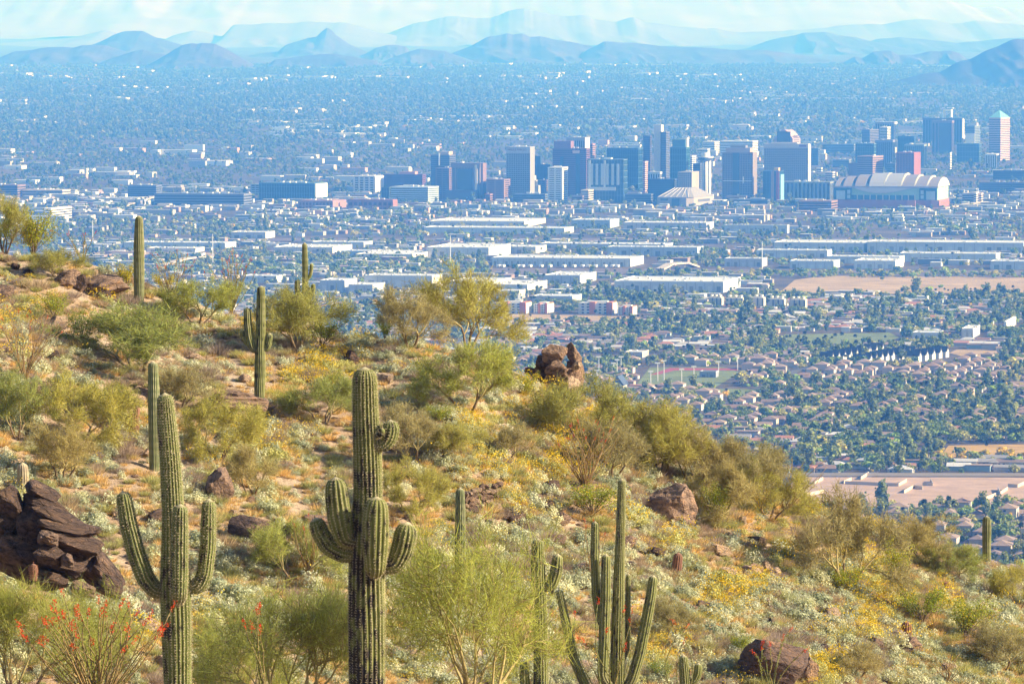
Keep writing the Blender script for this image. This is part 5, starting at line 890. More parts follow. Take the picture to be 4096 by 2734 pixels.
# ---------------- saguaros, traced from their outlines and given real girth
def ribbed(path, rad, ribs, seed, base=(.155, .165, .046), crest=(.5, .44, .26), scar=0.0, spines=0, dz=.09, wool=(.62, .52, .34), depth=.22):
    path = np.array(path, float); rad = np.array(rad, float)
    s = np.concatenate([[0], np.cumsum(np.linalg.norm(np.diff(path, axis=0), axis=1))]); Ltot = s[-1]; n = max(14, int(Ltot / dz)); t = np.linspace(0, Ltot, n)
    # smooth the traced spine
    Q = np.stack([np.interp(t, s, path[:, k]) for k in range(3)], 1); rr = np.interp(t, s, rad)
    kk = max(3, n // 9) | 1; ker = np.hanning(kk + 2)[1:-1]; ker /= ker.sum(); pad = kk // 2
    Q2 = np.stack([np.convolve(np.concatenate([2 * Q[0, k] - Q[pad:0:-1, k], Q[:, k], 2 * Q[-1, k] - Q[-2:-pad - 2:-1, k]]), ker, mode='valid') for k in range(3)], 1)
    g = np.random.default_rng(seed); rr = rr * (1 + .05 * (vnoise(t * 1.3, t * 0 + seed, seed) - .5))
    # rounded tip
    R0 = rr[-1]; tip_d = np.maximum(0, t - (Ltot - R0 * 1.15)) / (R0 * 1.15); rr = rr * np.sqrt(np.maximum(1 - tip_d ** 2.2, 0.0005))
    T = unit(np.gradient(Q2, axis=0)); ref = np.array([0, -1.0, 0]); A_ = unit(ref[None] - T * (T @ ref)[:, None]); B_ = np.cross(T, A_)
    m = ribs * 6; th = np.arange(m) * 2 * math.pi / m; wob = .11 * (vnoise(t * .9, t * 0 + seed, seed + 21) - .5); q = np.abs(np.cos(ribs * (th[None] + wob[:, None]) / 2)) ** .75 * (.86 + .14 * vnoise(th[None] * 3.1 + 0 * t[:, None], t[:, None] * 1.7 + 0 * th[None], seed + 22))
    prof = 1 - depth * (1 - q); fade = 1 - .45 * tip_d
    Rg = rr[:, None] * (1 - (1 - prof) * fade[:, None]); Rg *= 1 + .012 * (vnoise(th[None] * 8 + 0 * t[:, None], t[:, None] * 9 + 0 * th[None], seed + 1) - .5)
    V = Q2[:, None] + Rg[..., None] * (np.cos(th)[None, :, None] * A_[:, None] + np.sin(th)[None, :, None] * B_[:, None])
    cr = np.clip((q - .8) / .2, 0, 1) * (.65 + .35 * np.sign(np.sin(t[:, None] * 2 * math.pi / .055))) if spines == 0 else np.clip((q - .84) / .16, 0, 1) * (0.4 + 0 * t[:, None])
    C = np.array(base)[None, None] * (1 + .3 * (fbm(th[None] * 2 + 0 * t[:, None], t[:, None] * 2 + 0 * th[None], seed + 2, 2) - .5))[..., None]
    C = C * (1 - cr[..., None]) + np.array(crest) * cr[..., None]
    sf = (fbm(th[None] * 3.2 + 0 * t[:, None], t[:, None] * 5.5 + 0 * th[None], seed + 3, 3) + .22 * (np.cos(th + .9)[None]))
    w = np.clip((sf - (.86 - scar * np.clip(1 - t / Ltot, .0, 1) ** .8)[:, None]) * 12, 0, 1)[..., None] if scar else 0
    C = C * (1 - w) + np.array([.045, .035, .03]) * w
    if scar:
        ck = np.clip(1 - t / (.22 * Ltot), 0, 1)[:, None, None] * .6; C = C * (1 - ck) + np.array([.17, .125, .085]) * ck
        for _ in range(6):
            hz_, ha = g.uniform(.2, .85) * Ltot, g.uniform(-1.3, 1.3); da = (th - ha + math.pi) % (2 * math.pi) - math.pi
            hole = np.exp(-((t[:, None] - hz_) / .045) ** 4 - (da[None] * rr[:, None] / .04) ** 4)[..., None]; C = C * (1 - hole) + np.array([.03, .025, .02]) * hole
    tw = np.clip((tip_d - .82) / .18, 0, 1)[:, None, None]; C = C * (1 - tw) + np.array(wool) * tw
    mb = MB(); F = [(i * m + j, i * m + (j + 1) % m, (i + 1) * m + (j + 1) % m, (i + 1) * m + j) for i in range(n - 1) for j in range(m)] + [tuple(range((n - 1) * m, n * m))]
    mb.add(V.reshape(-1, 3), F, 0, C.reshape(-1, 3), True)
    sp = None
    if spines:
        nt = int(Ltot / .045); ii = np.linspace(0, n - 1.01, nt); i0 = ii.astype(int); fr = (ii - i0)[:, None, None]; cj = np.arange(ribs) * 6
        Pc = (V[i0][:, cj] * (1 - fr) + V[i0 + 1][:, cj] * fr); ctr = Q2[i0][:, None]; out = unit(Pc - ctr); Tt = np.repeat(T[i0][:, None], ribs, 1); side = np.cross(Tt, out)
        SV = []
        for k in range(spines):
            d_ = unit(out * g.uniform(.3, 1, out.shape[:2] + (1,)) + side * g.normal(0, .75, out.shape[:2] + (1,)) + Tt * g.normal(0, .6, out.shape[:2] + (1,)))
            ln = g.uniform(.025, .055, out.shape[:2] + (1,)); w_ = unit(np.cross(d_, out + .01)) * .0034; SV.append(np.stack([Pc - w_, Pc + w_, Pc + d_ * ln], 2).reshape(-1, 3, 3))
        SV = np.concatenate(SV); sp = (SV, np.array([(.6, .5, .32)]) * g.uniform(.6, 1.15, (len(SV), 1)))
    return mb, sp
def saguaro(label, D, trunk, arms, ribs=20, spines=0, seed=1, scar=.0, base=None, name='saguaro', sunk=.5, tone=(.155, .165, .047), dz=.09):
    """trunk/arms: lists of (photo px, row, width px[, metres toward camera]); first trunk point is the foot."""
    px0, rw0 = trunk[0][0], trunk[0][1]
    Bp = base if base is not None else Vector((px2x(px0, D), D, CAMZ - float(sl(rw0)) * D)); D = Bp.y; k = D / FPX
    o = empty(name, Bp); tag(o, label, 'cactus' if name != 'saguaro' else 'saguaro')
    def conv(pts): return [((p[0] - px0) * k, -(p[3] if len(p) > 3 else 0), (rw0 - p[1]) * k) for p in pts], [p[2] * k / 2 for p in pts]
    P, r_ = conv(trunk); P[0] = (P[0][0], P[0][1], P[0][2] - sunk)
    mb, sp = ribbed(P, r_, ribs, seed, base=tone, scar=scar, spines=spines, dz=dz); q = mb.build('trunk', M_sag, o)
    if sp: tag(mobj('spines', tri_mesh('spines', sp[0], sp[1], M_spine), q), kind='stuff')
    for j, a in enumerate(arms):
        P, r_ = conv(a); mb, sp = ribbed(P, r_, max(10, int(ribs * .72)), seed + 11 * j + 5, base=tone, scar=scar * .12, spines=spines, dz=dz); q = mb.build('arm', M_sag, o)
        if sp: tag(mobj('spines', tri_mesh('spines', sp[0], sp[1], M_spine), q), kind='stuff')
    return o
saguaro('largest central saguaro with five thick arms and scarred trunk', 76, [(1464, 2960, 140), (1464, 2734, 146), (1463, 2400, 150), (1464, 2230, 148), (1470, 1980, 118), (1469, 1830, 116), (1460, 1620, 106), (1457, 1452, 98)],
    [[(1500, 1772, 44, .1), (1535, 1765, 58, .1), (1556, 1735, 72, .1), (1562, 1700, 74, .1), (1560, 1662, 62, .1)], [(1505, 1726, 20, .3), (1520, 1716, 26, .36), (1528, 1706, 28, .38), (1530, 1690, 25, .38)], [(1420, 2160, 50, .1), (1378, 2145, 84, .15), (1358, 2060, 102, .15), (1348, 1980, 98, .15), (1340, 1890, 84, .15)], [(1430, 2210, 60, .05), (1370, 2205, 76, 0), (1312, 2175, 80, -.02), (1276, 2120, 74, -.02), (1256, 2058, 62, -.02)], [(1498, 2280, 40, .25), (1502, 2255, 84, .44), (1502, 2160, 106, .46), (1504, 2060, 108, .46), (1508, 1962, 90, .46)], [(1520, 2258, 56, .1), (1580, 2248, 74, .12), (1606, 2190, 92, .12), (1620, 2130, 94, .12), (1628, 2072, 80, .12)]], 22, 5, 1, .42, dz=.06)
saguaro('tall left saguaro with four upraised arms in the foreground', 74, [(704, 2950, 112), (702, 2734, 114), (697, 2450, 126), (695, 2300, 124), (688, 2050, 92), (678, 1850, 84), (664, 1680, 78), (655, 1556, 66)],
    [[(660, 2362, 50), (612, 2352, 70), (575, 2305, 76), (536, 2200, 76), (506, 2080, 72), (484, 1950, 60)], [(712, 2390, 40, .25), (716, 2360, 64, .42), (719, 2251, 72, .44), (721, 2120, 72, .44), (724, 1992, 62, .44)], [(735, 2335, 44), (785, 2345, 60), (812, 2290, 68), (826, 2180, 68), (829, 2080, 64), (831, 1982, 58)]], 21, 5, 2, .12, dz=.06, tone=(.15, .17, .05))
saguaro('slim plain saguaro standing behind the tall left one', 0, [(618, 1880, 40), (617, 1700, 47), (616, 1560, 47), (614, 1443, 40)], [], 16, 0, 3, .0, hp(618, 1880), tone=(.15, .17, .07))
saguaro('lone columnar saguaro on the left ridge', 0, [(556, 1225, 34), (557, 1100, 45), (557, 980, 44), (558, 868, 32)], [], 16, 0, 4, 0, hp(556, 1222), tone=(.16, .17, .07))
saguaro('saguaro with one long and two short arms below the ridge', 0, [(1036, 1672, 40), (1040, 1500, 46), (1044, 1330, 40), (1046, 1142, 34)], [[(1036, 1405, 20), (1012, 1398, 32), (998, 1350, 34), (992, 1290, 34), (990, 1228, 28)], [(1005, 1392, 12), (984, 1370, 20), (973, 1345, 21), (968, 1318, 18)], [(1046, 1396, 18), (1066, 1396, 28), (1076, 1372, 30), (1081, 1332, 24)]], 17, 0, 5, .1, hp(1036, 1672))
saguaro('saguaro with small side arms poking above the ridge trees', 0, [(1222, 1290, 26), (1222, 1150, 26), (1221, 1040, 25), (1219, 953, 20)], [[(1228, 1106, 10), (1240, 1090, 14), (1246, 1066, 16), (1247, 1036, 14)], [(1210, 1185, 14), (1194, 1170, 22), (1190, 1140, 26), (1190, 1100, 22)], [(1230, 1180, 12), (1248, 1165, 18), (1253, 1140, 20), (1254, 1116, 17)], [(1226, 1180, 10), (1236, 1160, 16), (1237, 1130, 16)]], 15, 0, 6, 0, hp(1222, 1300))
saguaro('single slim saguaro right of the central giant', 0, [(1840, 2360, 40), (1841, 2200, 44), (1841, 2060, 42), (1841, 1951, 34)], [], 16, 0, 7, .25, hp(1840, 2360), tone=(.13, .15, .065))
saguaro('cluster of slender saguaro stems at lower right of centre', 126, [(2470, 2800, 60), (2472, 2700, 62), (2475, 2520, 56), (2478, 2300, 46), (2485, 2080, 38), (2489, 1903, 30)], [[(2440, 2520, 24), (2404, 2480, 34), (2386, 2380, 36), (2381, 2220, 37), (2382, 2074, 33)], [(2452, 2760, 34, .2), (2412, 2700, 46, .25), (2418, 2560, 46, .25), (2423, 2380, 44, .25), (2425, 2203, 36, .25)], [(2490, 2650, 18, -.15), (2510, 2600, 24, -.2), (2514, 2450, 24, -.2), (2516, 2286, 20, -.2)], [(2490, 2770, 40), (2530, 2720, 46), (2562, 2610, 48), (2592, 2458, 46), (2608, 2370, 44), (2617, 2292, 36)], [(2440, 2790, 34, .1), (2352, 2760, 40, .1), (2296, 2630, 38, .1), (2262, 2470, 36, .1), (2236, 2346, 28, .1)]], 17, 2, 8, .06, dz=.08)
saguaro('stout saguaro half hidden by the front palo verde', 108, [(2164, 2800, 66), (2164, 2600, 60), (2158, 2400, 60), (2152, 2250, 60), (2151, 2143, 50)], [[(2172, 2345, 34), (2208, 2335, 48), (2226, 2280, 52), (2233, 2206, 44)], [(2140, 2790, 30), (2104, 2760, 40), (2098, 2700, 42), (2097, 2636, 36)]], 16, 2, 9, .1, dz=.08)
saguaro('small saguaro with one stub arm at the bottom edge', 122, [(2748, 2830, 48), (2746, 2734, 46), (2740, 2660, 43), (2737, 2612, 36)], [[(2752, 2730, 20), (2782, 2722, 30), (2796, 2690, 36), (2799, 2646, 32)]], 15, 2, 10, 0, dz=.08)
saguaro('solitary columnar saguaro at far right', 0, [(3946, 2260, 30), (3946, 2180, 37), (3946, 2110, 37), (3945, 2058, 30)], [], 15, 0, 11, .0, hp(3946, 2262), tone=(.15, .16, .06))
saguaro('short greyish young saguaro behind the dark outcrop', 0, [(92, 1975, 44), (92, 1910, 50), (91, 1856, 42)], [], 14, 0, 12, .0, hp(92, 1975), tone=(.3, .24, .17))
# ---------------- barrel cacti
for k, (lb, px, r0, r1, w, ang) in enumerate([('tall leaning double-headed barrel cactus on the left slope', 535, 1640, 1775, 44, 0), ('red barrel cactus in front of the pinkish boulder', 890, 1934, 2008, 42, 0), ('brown barrel cactus on the right slope by the saguaro stems', 2702, 2216, 2320, 42, 6), ('red barrel cactus above pale rocks at lower right', 3620, 2486, 2570, 46, 4), ('small red barrel cactus near the right green bushes', 3789, 2331, 2374, 27, -4), ('tiny barrel cactus on the right ridge', 3716, 2188, 2228, 24, 0), ('barrel cactus half hidden in the right bush', 3637, 2252, 2290, 16, 0), ('round barrel cactus on the ridge near the boulder pile', 2032, 1434, 1480, 26, 0), ('small dark barrel cactus above the cleft boulder', 2767, 1955, 1990, 22, 0), ('pink barrel cactus at the foot of the dark outcrop', 124, 2252, 2300, 36, 0)]):
    p = hp(px, r1) if k != 9 else Vector((px2x(124, 100), 100, CAMZ - float(sl(2300)) * 100)); s = p.y / FPX; h = (r1 - r0) * s
    mb, sp = ribbed([(0, 0, -.1), (ang * s, 0, h * .5), (ang * 2 * s, 0, h)], np.array([.8, 1, .82]) * w * s / 2, 13, 40 + k, base=(.2, .1, .06), crest=(.42, .17, .12), spines=4, dz=.04, wool=(.45, .25, .18))
    o = empty('barrel_cactus', p); tag(o, lb, 'barrel cactus'); mb.build('body', M_sag, o); tag(mobj('spines', tri_mesh('spines', sp[0] , sp[1] * np.array([.8, .42, .36]), M_spine), o), kind='stuff')
    if k == 0: mb, _ = ribbed([(.1, -.05, h * .85), (.13, -.05, h * 1.0), (.14, -.05, h * 1.12)], np.array([.8, .9, .7]) * w * s / 3, 11, 77, base=(.25, .13, .08), crest=(.45, .22, .15), dz=.04); mb.build('young_head', M_sag, o)

# ---------------- ocotillos
M_oco = vcol('ocotillo_bark', .8, 0, .25, 20, .1)
def ocotillo(label, B, H, spread, n, seed, green=.5, flowers=.8, thick=.017, lean=0.0):
    g = np.random.default_rng(seed); o = empty('ocotillo', B); tag(o, label, 'ocotillo'); FV = []; LV = []
    for i in range(n):
        a = g.uniform(0, 6.28); sp_ = spread * math.sqrt(g.uniform(.05, 1)); h = H * g.uniform(.65, 1.05); t = np.linspace(0, 1, 9)[:, None]
        tip = np.array([math.cos(a) * sp_ + lean * h, math.sin(a) * sp_ * .8, h]); bend = g.normal(0, .06 * H, 3) * np.array([1, 1, .2])
        pts = tip * (t ** np.array([1.15, 1.15, .9])) + bend * np.sin(t * math.pi) + g.normal(0, .012 * H, (9, 3)) * t; pts[0] = g.normal(0, .05, 3) * np.array([1, 1, 0]) - np.array([0, 0, .08])
        mb = MB(); mix = green * g.uniform(.4, 1.4); c = np.array([.30, .19, .085]) * (1 - min(mix, 1)) + np.array([.17, .17, .06]) * min(mix, 1)
        mb.tube(pts, np.linspace(thick, thick * .45, 9), 5, 0, c); st = mb.build('stem', M_oco, o)
        nl = int(260 * green * (1 if thick > .015 else .6)); k = g.uniform(.12, 1, nl) * 8; i0 = np.minimum(k.astype(int), 7); Pl = pts[i0] + (pts[i0 + 1] - pts[i0]) * (k - i0)[:, None]
        if nl: 
            d_ = unit(g.normal(0, 1, (nl, 3))); LV.append(np.stack([Pl, Pl + d_ * .035 + np.array([0, 0, .012]), Pl + d_ * .03 + unit(g.normal(0, 1, (nl, 3))) * .016], 1))
        if g.random() < flowers:
            m_ = 26; tt = unit(pts[-1] - pts[-2]); q = g.uniform(-.03, .13, m_)[:, None]; Pf = pts[-1] + tt * q + g.normal(0, .014, (m_, 3)); d_ = unit(g.normal(0, 1, (m_, 3))) * .032
            FV.append(np.stack([Pf, Pf + d_, Pf + np.roll(d_, 1, 1) * .7], 1))
    if LV: V = np.concatenate(LV); tag(mobj('leaves', tri_mesh('leaves', V, np.array([(.19, .2, .045)]) * g.uniform(.6, 1.5, (len(V), 1)), M_leaf), o), kind='stuff')
    if FV: V = np.concatenate(FV); tag(mobj('flowers', tri_mesh('flowers', V, np.array([(.75, .09, .025)]) * g.uniform(.7, 1.2, (len(V), 1)), M_flower), o), kind='stuff')
    return o
def oc(label, px, rw, hpx, wpx, n, seed, green, fl, D=None, **kw):
    B = hp(px, rw) if D is None else Vector((px2x(px, D), D, CAMZ - float(sl(rw)) * D)); s = B.y / FPX; return ocotillo(label, B, hpx * s, wpx * s, n, seed, green, fl, **kw)
oc('ocotillo fan with red tips against the warehouses', 925, 1262, 245, 115, 26, 1, .55, .9); oc('dry brown ocotillo right of the lone saguaro', 690, 1215, 200, 110, 22, 2, .3, .5); oc('thin ocotillo sprigs left of the lone saguaro', 330, 1060, 130, 130, 9, 12, .4, .8)
oc('reddish dry ocotillo on the left slope', 100, 1530, 290, 150, 28, 3, .05, .35, lean=.2); oc('large orange ocotillo in the middle of the slope', 2340, 1970, 290, 165, 40, 4, .12, .5, thick=.02); oc('bare dark ocotillo on the right ridge', 3140, 2060, 220, 130, 20, 5, .08, .2, lean=.25); oc('low dry ocotillo in the bottom right corner', 3790, 2740, 130, 90, 16, 9, .05, 0)
oc('dry red ocotillo left of the central saguaro', 1240, 2330, 260, 95, 22, 7, .02, .15); oc('yellow ocotillo stems behind the slim saguaro cluster', 2370, 2330, 250, 70, 9, 13, .15, .4)
oc('big flowering ocotillo thicket at bottom left', 380, 2880, 470, 330, 52, 6, .35, .85, D=66, thick=.014); oc('two flowering ocotillo wands right of the left saguaro', 1060, 2860, 440, 120, 5, 8, .8, 1.0, D=66, thick=.013); oc('flowering ocotillo in front of the slim saguaro cluster', 2440, 2860, 430, 190, 9, 10, .8, 1.0, D=88, thick=.014); oc('three ocotillo wands at the bottom dark boulders', 3090, 2850, 370, 150, 7, 11, .8, 1.0, D=96, thick=.015); oc('single ocotillo wand beside the small saguaro', 2730, 2860, 390, 40, 3, 14, .8, 1.0, D=96, thick=.014)

# ---------------- palo verde trees
def palo_verde_mesh(seed, width=4.0, height=3.0, n_tw=9500, tw=.0105, tl=.42, col_=(.30, .285, .065), stems=3, low=.1):
    g = np.random.default_rng(seed); segs = []; tips = []
    def grow(p, d, ln, r, lev):
        pts = [p]; q = p.copy(); dd = d.copy()
        for k in range(4):
            dd = unit(dd + g.normal(0, .17, 3) + np.array([0, 0, .05 if lev < 2 else -.01])); q = q + dd * ln / 4; pts.append(q.copy())
        r1 = r * .62; segs.append((np.array(pts), np.linspace(r, r1, 5), lev))
        if lev >= 1:
            for k in range(1 if lev > 1 else 2, 5): tips.append((pts[k], dd, lev))
        if lev < 4:
            for k in range(3 if lev < 3 else 2):
                ax = unit(np.cross(dd, g.normal(0, 1, 3))); an = g.uniform(.3, .85); nd = unit(dd * math.cos(an) + ax * math.sin(an)); nd[2] = max(nd[2], -.15)
                grow(pts[-1] if k else pts[3], unit(nd), ln * g.uniform(.62, .82), r1 * .8, lev + 1)
    for s in range(stems):
        a = s * 6.28 / stems + g.uniform(-.5, .5); grow(np.array([0, 0, -.15]), unit(np.array([math.cos(a) * .62, math.sin(a) * .62, 1.0])), .22 * height, .045 * width / 4 * 1.5, 0)
    P = np.array([t[0] for t in tips]); ext = np.percentile(np.abs(P[:, :2]), 95); zx = np.percentile(P[:, 2], 97)
    S = np.array([width / 2 * .86 / ext, width / 2 * .86 / ext, height * .9 / zx])
    mb = MB()
    for pts, rr, lev in segs:
        c = np.array([.36, .29, .13]) * (.85 if lev == 0 else 1) if lev > 0 else np.array([.2, .14, .085]); mb.tube(pts * S, rr if lev < 3 else rr * .9, 6 if lev < 2 else 4, 0, c, False)
    D_ = np.array([t[1] for t in tips]); i = g.integers(0, len(P), n_tw); n = n_tw
    d = unit(D_[i] * .55 + g.normal(0, .62, (n, 3)) + np.array([0, 0, .22])); b0 = P[i] * S + g.normal(0, .09, (n, 3)) * width / 4; ln = tl * g.uniform(.4, 1.1, (n, 1)) * width / 4
    w = unit(np.cross(d, g.normal(0, 1, (n, 3)))) * tw * g.uniform(.6, 1.4, (n, 1)); V = np.stack([b0 - w, b0 + w, b0 + d * ln], 1)
    lum = g.uniform(.65, 1.3, (n, 1)); hue = np.clip(g.normal(0, .5, (n, 1)), -1, 1) * np.array([.02, .0, -.008]); old = (g.random((n, 1)) < .1)
    C = np.where(old, np.array([(.22, .17, .1)]), np.array([col_]) + hue) * lum
    # tiny leaflets thicken the spray
    m = n // 2; j = g.integers(0, n, m); t = g.uniform(.3, 1, (m, 1)); q = b0[j] + d[j] * ln[j] * t; a = unit(g.normal(0, 1, (m, 3))) * .028 * width / 4; b_ = unit(g.normal(0, 1, (m, 3))) * .022 * width / 4
    V = np.concatenate([V, np.stack([q, q + a, q + b_], 1)]); C = np.concatenate([C, np.array([col_]) * np.array([.95, 1.08, .8]) * g.uniform(.7, 1.35, (m, 1))])
    return mb.mesh('trunk_and_limbs', M_stem), tri_mesh('crown', V, C, M_twig)
OLV = (.45, .415, .11); GRN = (.39, .41, .11); DRY = (.43, .365, .16)
PV = [palo_verde_mesh(11, col_=OLV), palo_verde_mesh(12, col_=GRN), palo_verde_mesh(13, 4.2, 2.6, col_=OLV, stems=4), palo_verde_mesh(14, 4.2, 3.0, col_=DRY, stems=3, n_tw=8500), palo_verde_mesh(15, 4.2, 2.8, col_=GRN, stems=4), palo_verde_mesh(16, 4.0, 3.2, col_=DRY, stems=4, n_tw=9000)]
PVN = [palo_verde_mesh(21, 4.0, 3.6, 7500, .0062, .6, (.37, .39, .09), 4), palo_verde_mesh(22, 4.4, 3.2, 8500, .0062, .6, (.40, .41, .10), 4)]
def palo(label, px, rw, wpx, hpx, v, D=None, k=0):
    B = hp(px, rw) if D is None else Vector((px2x(px, D), D, CAMZ - float(sl(rw)) * D)); s = B.y / FPX; src = (PVN if D and D < 98 else PV)[v]
    o = empty('palo_verde', B, (px * 1.7 + rw) % 6.28); o.scale = (wpx * s / 4.0, wpx * s / 4.0, hpx * s / 3.0); tag(o, label, 'tree', 'palo verde trees of the hillside')
    for nm, me in zip(('trunk_and_limbs', 'crown'), src): link(bpy.data.objects.new(nm, me), o)
for a in [('broad palo verde spreading below the lone saguaro', 560, 1490, 620, 280, 4), ('palo verde beside the dry ocotillo on the left ridge', 790, 1310, 330, 190, 1), ('palo verde under the saguaro on the ridge', 1190, 1400, 420, 290, 2), ('dark leafy palo verde left of the trunked ridge tree', 1640, 1400, 360, 235, 5), ('tall ridge palo verde with visible pale trunk', 1870, 1400, 400, 330, 0), ('palo verde below the tall ridge tree', 1870, 1660, 430, 300, 1), ('palo verde right of the boulder pile, left half', 2330, 1800, 420, 290, 0), ('palo verde right of the boulder pile, right half', 2545, 1830, 400, 270, 2), ('ridge palo verde above the cleft boulder', 2770, 1960, 360, 250, 5), ('palo verde on the ridge left of the bare ocotillo', 2960, 2010, 380, 260, 3), ('palo verde with bent pale branch by the bare ocotillo', 3080, 2080, 340, 220, 0), ('free-standing palo verde with forked trunk at right', 3390, 2370, 430, 400, 3), ('palo verde on the far right ridge, left one', 3690, 2240, 330, 170, 5), ('palo verde left of the solitary right saguaro', 3830, 2330, 240, 150, 1), ('palo verde at the right frame edge', 4070, 2440, 230, 190, 0), ('palo verde below the orange ocotillo ridge', 2450, 1920, 380, 230, 5), ('palo verde between boulder pile and cleft boulder', 2640, 1900, 380, 240, 2), ('wispy palo verde right of the cleft boulder', 2880, 2080, 360, 230, 3), ('wispy palo verde above the right clearing', 3010, 2000, 380, 210, 5), ('palo verde in the lower right corner', 4010, 2690, 330, 190, 5),
          ('palo verde on the far left slope', 330, 1800, 430, 290, 0), ('palo verde at the left frame edge', 70, 1760, 290, 270, 1), ('palo verde above the dark outcrop', 250, 1930, 360, 230, 5), ('palo verde left of the slim saguaro', 400, 1690, 270, 170, 2), ('palo verde between the two left saguaros', 880, 1850, 380, 260, 0), ('dry palo verde below the bedrock slab', 1010, 1990, 320, 210, 3), ('palo verde right of the central saguaro head', 1650, 1860, 330, 230, 5), ('palo verde right of the central saguaro middle', 1650, 2080, 290, 220, 0), ('palo verde in the middle of the slope', 1820, 1830, 260, 160, 2), ('palo verde above the stone wall', 2030, 1850, 260, 150, 5), ('palo verde right of the two-armed saguaro', 1300, 1700, 320, 200, 4), ('palo verde in the lower middle slope', 2690, 2560, 230, 160, 5), ('dry bush tree in the bottom right brush', 3420, 2725, 330, 150, 3), ('palo verde behind the front thicket', 1180, 2340, 380, 250, 1), ('palo verde at the upper left corner of the slope', 20, 1010, 260, 230, 0), ('palo verde on the left ridge behind grass', 230, 1110, 230, 130, 2), ('scrubby palo verde below the broad one', 720, 1640, 330, 170, 5)]: palo(*a)
for lb, px, rw, w, h, D, v in [('front palo verde filling the bottom centre', 1880, 2990, 760, 760, 82, 0), ('front palo verde left of the central saguaro', 1190, 2960, 620, 580, 83, 1), ('front palo verde between the two big saguaros', 930, 2940, 420, 420, 86, 0), ('front palo verde in the bottom left corner', 60, 2830, 480, 480, 80, 1), ('front palo verde below the dark outcrop', 340, 2880, 420, 440, 84, 0)]: palo(lb, px, rw, w, h, v, D)

# ---------------- shrubs
def shrub_leaves(n, rad, hgt, size, col_, g, hollow=.55, clumps=0):
    d = unit(g.normal(0, 1, (n, 3))); d[:, 2] = np.abs(d[:, 2]); r = g.uniform(hollow, 1, (n, 1))
    if clumps:
        ce = unit(g.normal(0, 1, (clumps, 3))); ce[:, 2] = np.abs(ce[:, 2]); ce *= g.uniform(.5, .85, (clumps, 1)); d = ce[g.integers(0, clumps, n)] + unit(g.normal(0, 1, (n, 3))) * g.uniform(.1, .32, (n, 1)); d[:, 2] = np.abs(d[:, 2]); r = 1
    P = d * r * np.array([rad, rad, hgt]); nn = unit(d + g.normal(0, .6, (n, 3))); a = unit(np.cross(nn, g.normal(0, 1, (n, 3)))); b_ = np.cross(nn, a); s = size * g.uniform(.6, 1.3, (n, 1))
    V = np.stack([P - a * s, P - b_ * s * .55, P + a * s, P + b_ * s * .55], 1); return V, np.array([col_]) * g.uniform(.65, 1.3, (n, 1))
def brittlebush(seed, leaf, nf):
    g = np.random.default_rng(seed); V, C = shrub_leaves(560, .40, .38, .030, leaf, g, .5, 16); mi = np.zeros(len(V))
    if nf:
        d = unit(g.normal(0, 1, (nf, 3))); d[:, 2] = np.abs(d[:, 2]) + .3; P = unit(d) * np.array([.5, .5, .55]) * g.uniform(.9, 1.15, (nf, 1)); a = unit(g.normal(0, 1, (nf, 3))) * .021; b_ = unit(np.cross(a, g.normal(0, 1, (nf, 3)))) * .021
        V = np.concatenate([V, np.stack([P - a, P - b_, P + a, P + b_], 1)]); C = np.concatenate([C, np.array([(.8, .55, .02)]) * g.uniform(.75, 1.15, (nf, 1))]); mi = np.concatenate([mi, np.ones(nf)])
    return V, C, mi
SIL = (.64, .63, .43); GRYG = (.46, .48, .31); YGR = (.54, .52, .2)
BB = []; BBP = []
for i, (lf, nf) in enumerate([(SIL, 0), (SIL, 8), (GRYG, 40), (SIL, 80), (YGR, 150), (GRYG, 0), (YGR, 0)]):
    V, C, mi = brittlebush(200 + i, lf, nf); BB.append(tri_mesh('brittlebush', V, C, [M_leaf, M_flower], 4, mi)); k = mi == 0
    BBP.append((tri_mesh('leaves', V[k], C[k], M_leaf, 4), tri_mesh('flowers', V[~k], C[~k], M_flower, 4) if nf else None))
g = np.random.default_rng(71); A = slope_pts(9500, 72); cl = fbm(A[:, 0] / 260, A[:, 1] / 150, 73, 3); A = A[cl > g.uniform(.3, .58, len(A))]; P = hp_many(A); fl = fbm(A[:, 0] / 330 + 5, A[:, 1] / 200, 75, 3) + g.normal(0, .07, len(A))
right = np.clip((A[:, 0] - 2300) / 1500, 0, 1) * .05
pick = np.where(fl + right > .69, g.choice([3, 4, 4, 6], len(A)), np.where(fl + right > .6, g.choice([1, 2, 3, 6], len(A)), g.choice([0, 0, 1, 5, 5], len(A)))); sc = np.clip(np.exp(g.normal(-.12, .33, len(A))), .4, 1.7); rz = g.uniform(0, 6.28, len(A))
size = sc / P[:, 1]; onf = (A[:, 0] > 0) & (A[:, 0] < 4096) & (A[:, 1] < 2700); big = np.argsort(-size * onf)[:300]
BN = ['silvery brittlebush without flowers', 'silvery brittlebush with few yellow flowers', 'grey-green brittlebush with yellow flowers', 'silvery brittlebush dotted with yellow flowers', 'brittlebush covered in yellow flowers', 'grey-green brittlebush without flowers', 'yellowish green brittlebush']
for i in big:
    k = pick[i]; o = empty('brittlebush', P[i], rz[i]); o.scale = (sc[i], sc[i], sc[i]); tag(o, BN[k] + beside(A[i, 0], A[i, 1], HILLMARK), 'bush', 'brittlebushes on the slope')
    for nm, me in zip(('leaves', 'flowers'), BBP[k]):
        if me: tag(link(bpy.data.objects.new(nm, me), o), kind='stuff')
msk = np.ones(len(A), bool); msk[big] = False
scatter('low_brittlebush_cover', [template(m) for m in BB], P[msk], rz[msk], np.repeat(sc[msk, None], 3, 1) * .9, pick[msk], 'carpet of small silvery and yellow brittlebush on the slope', 'bushes')
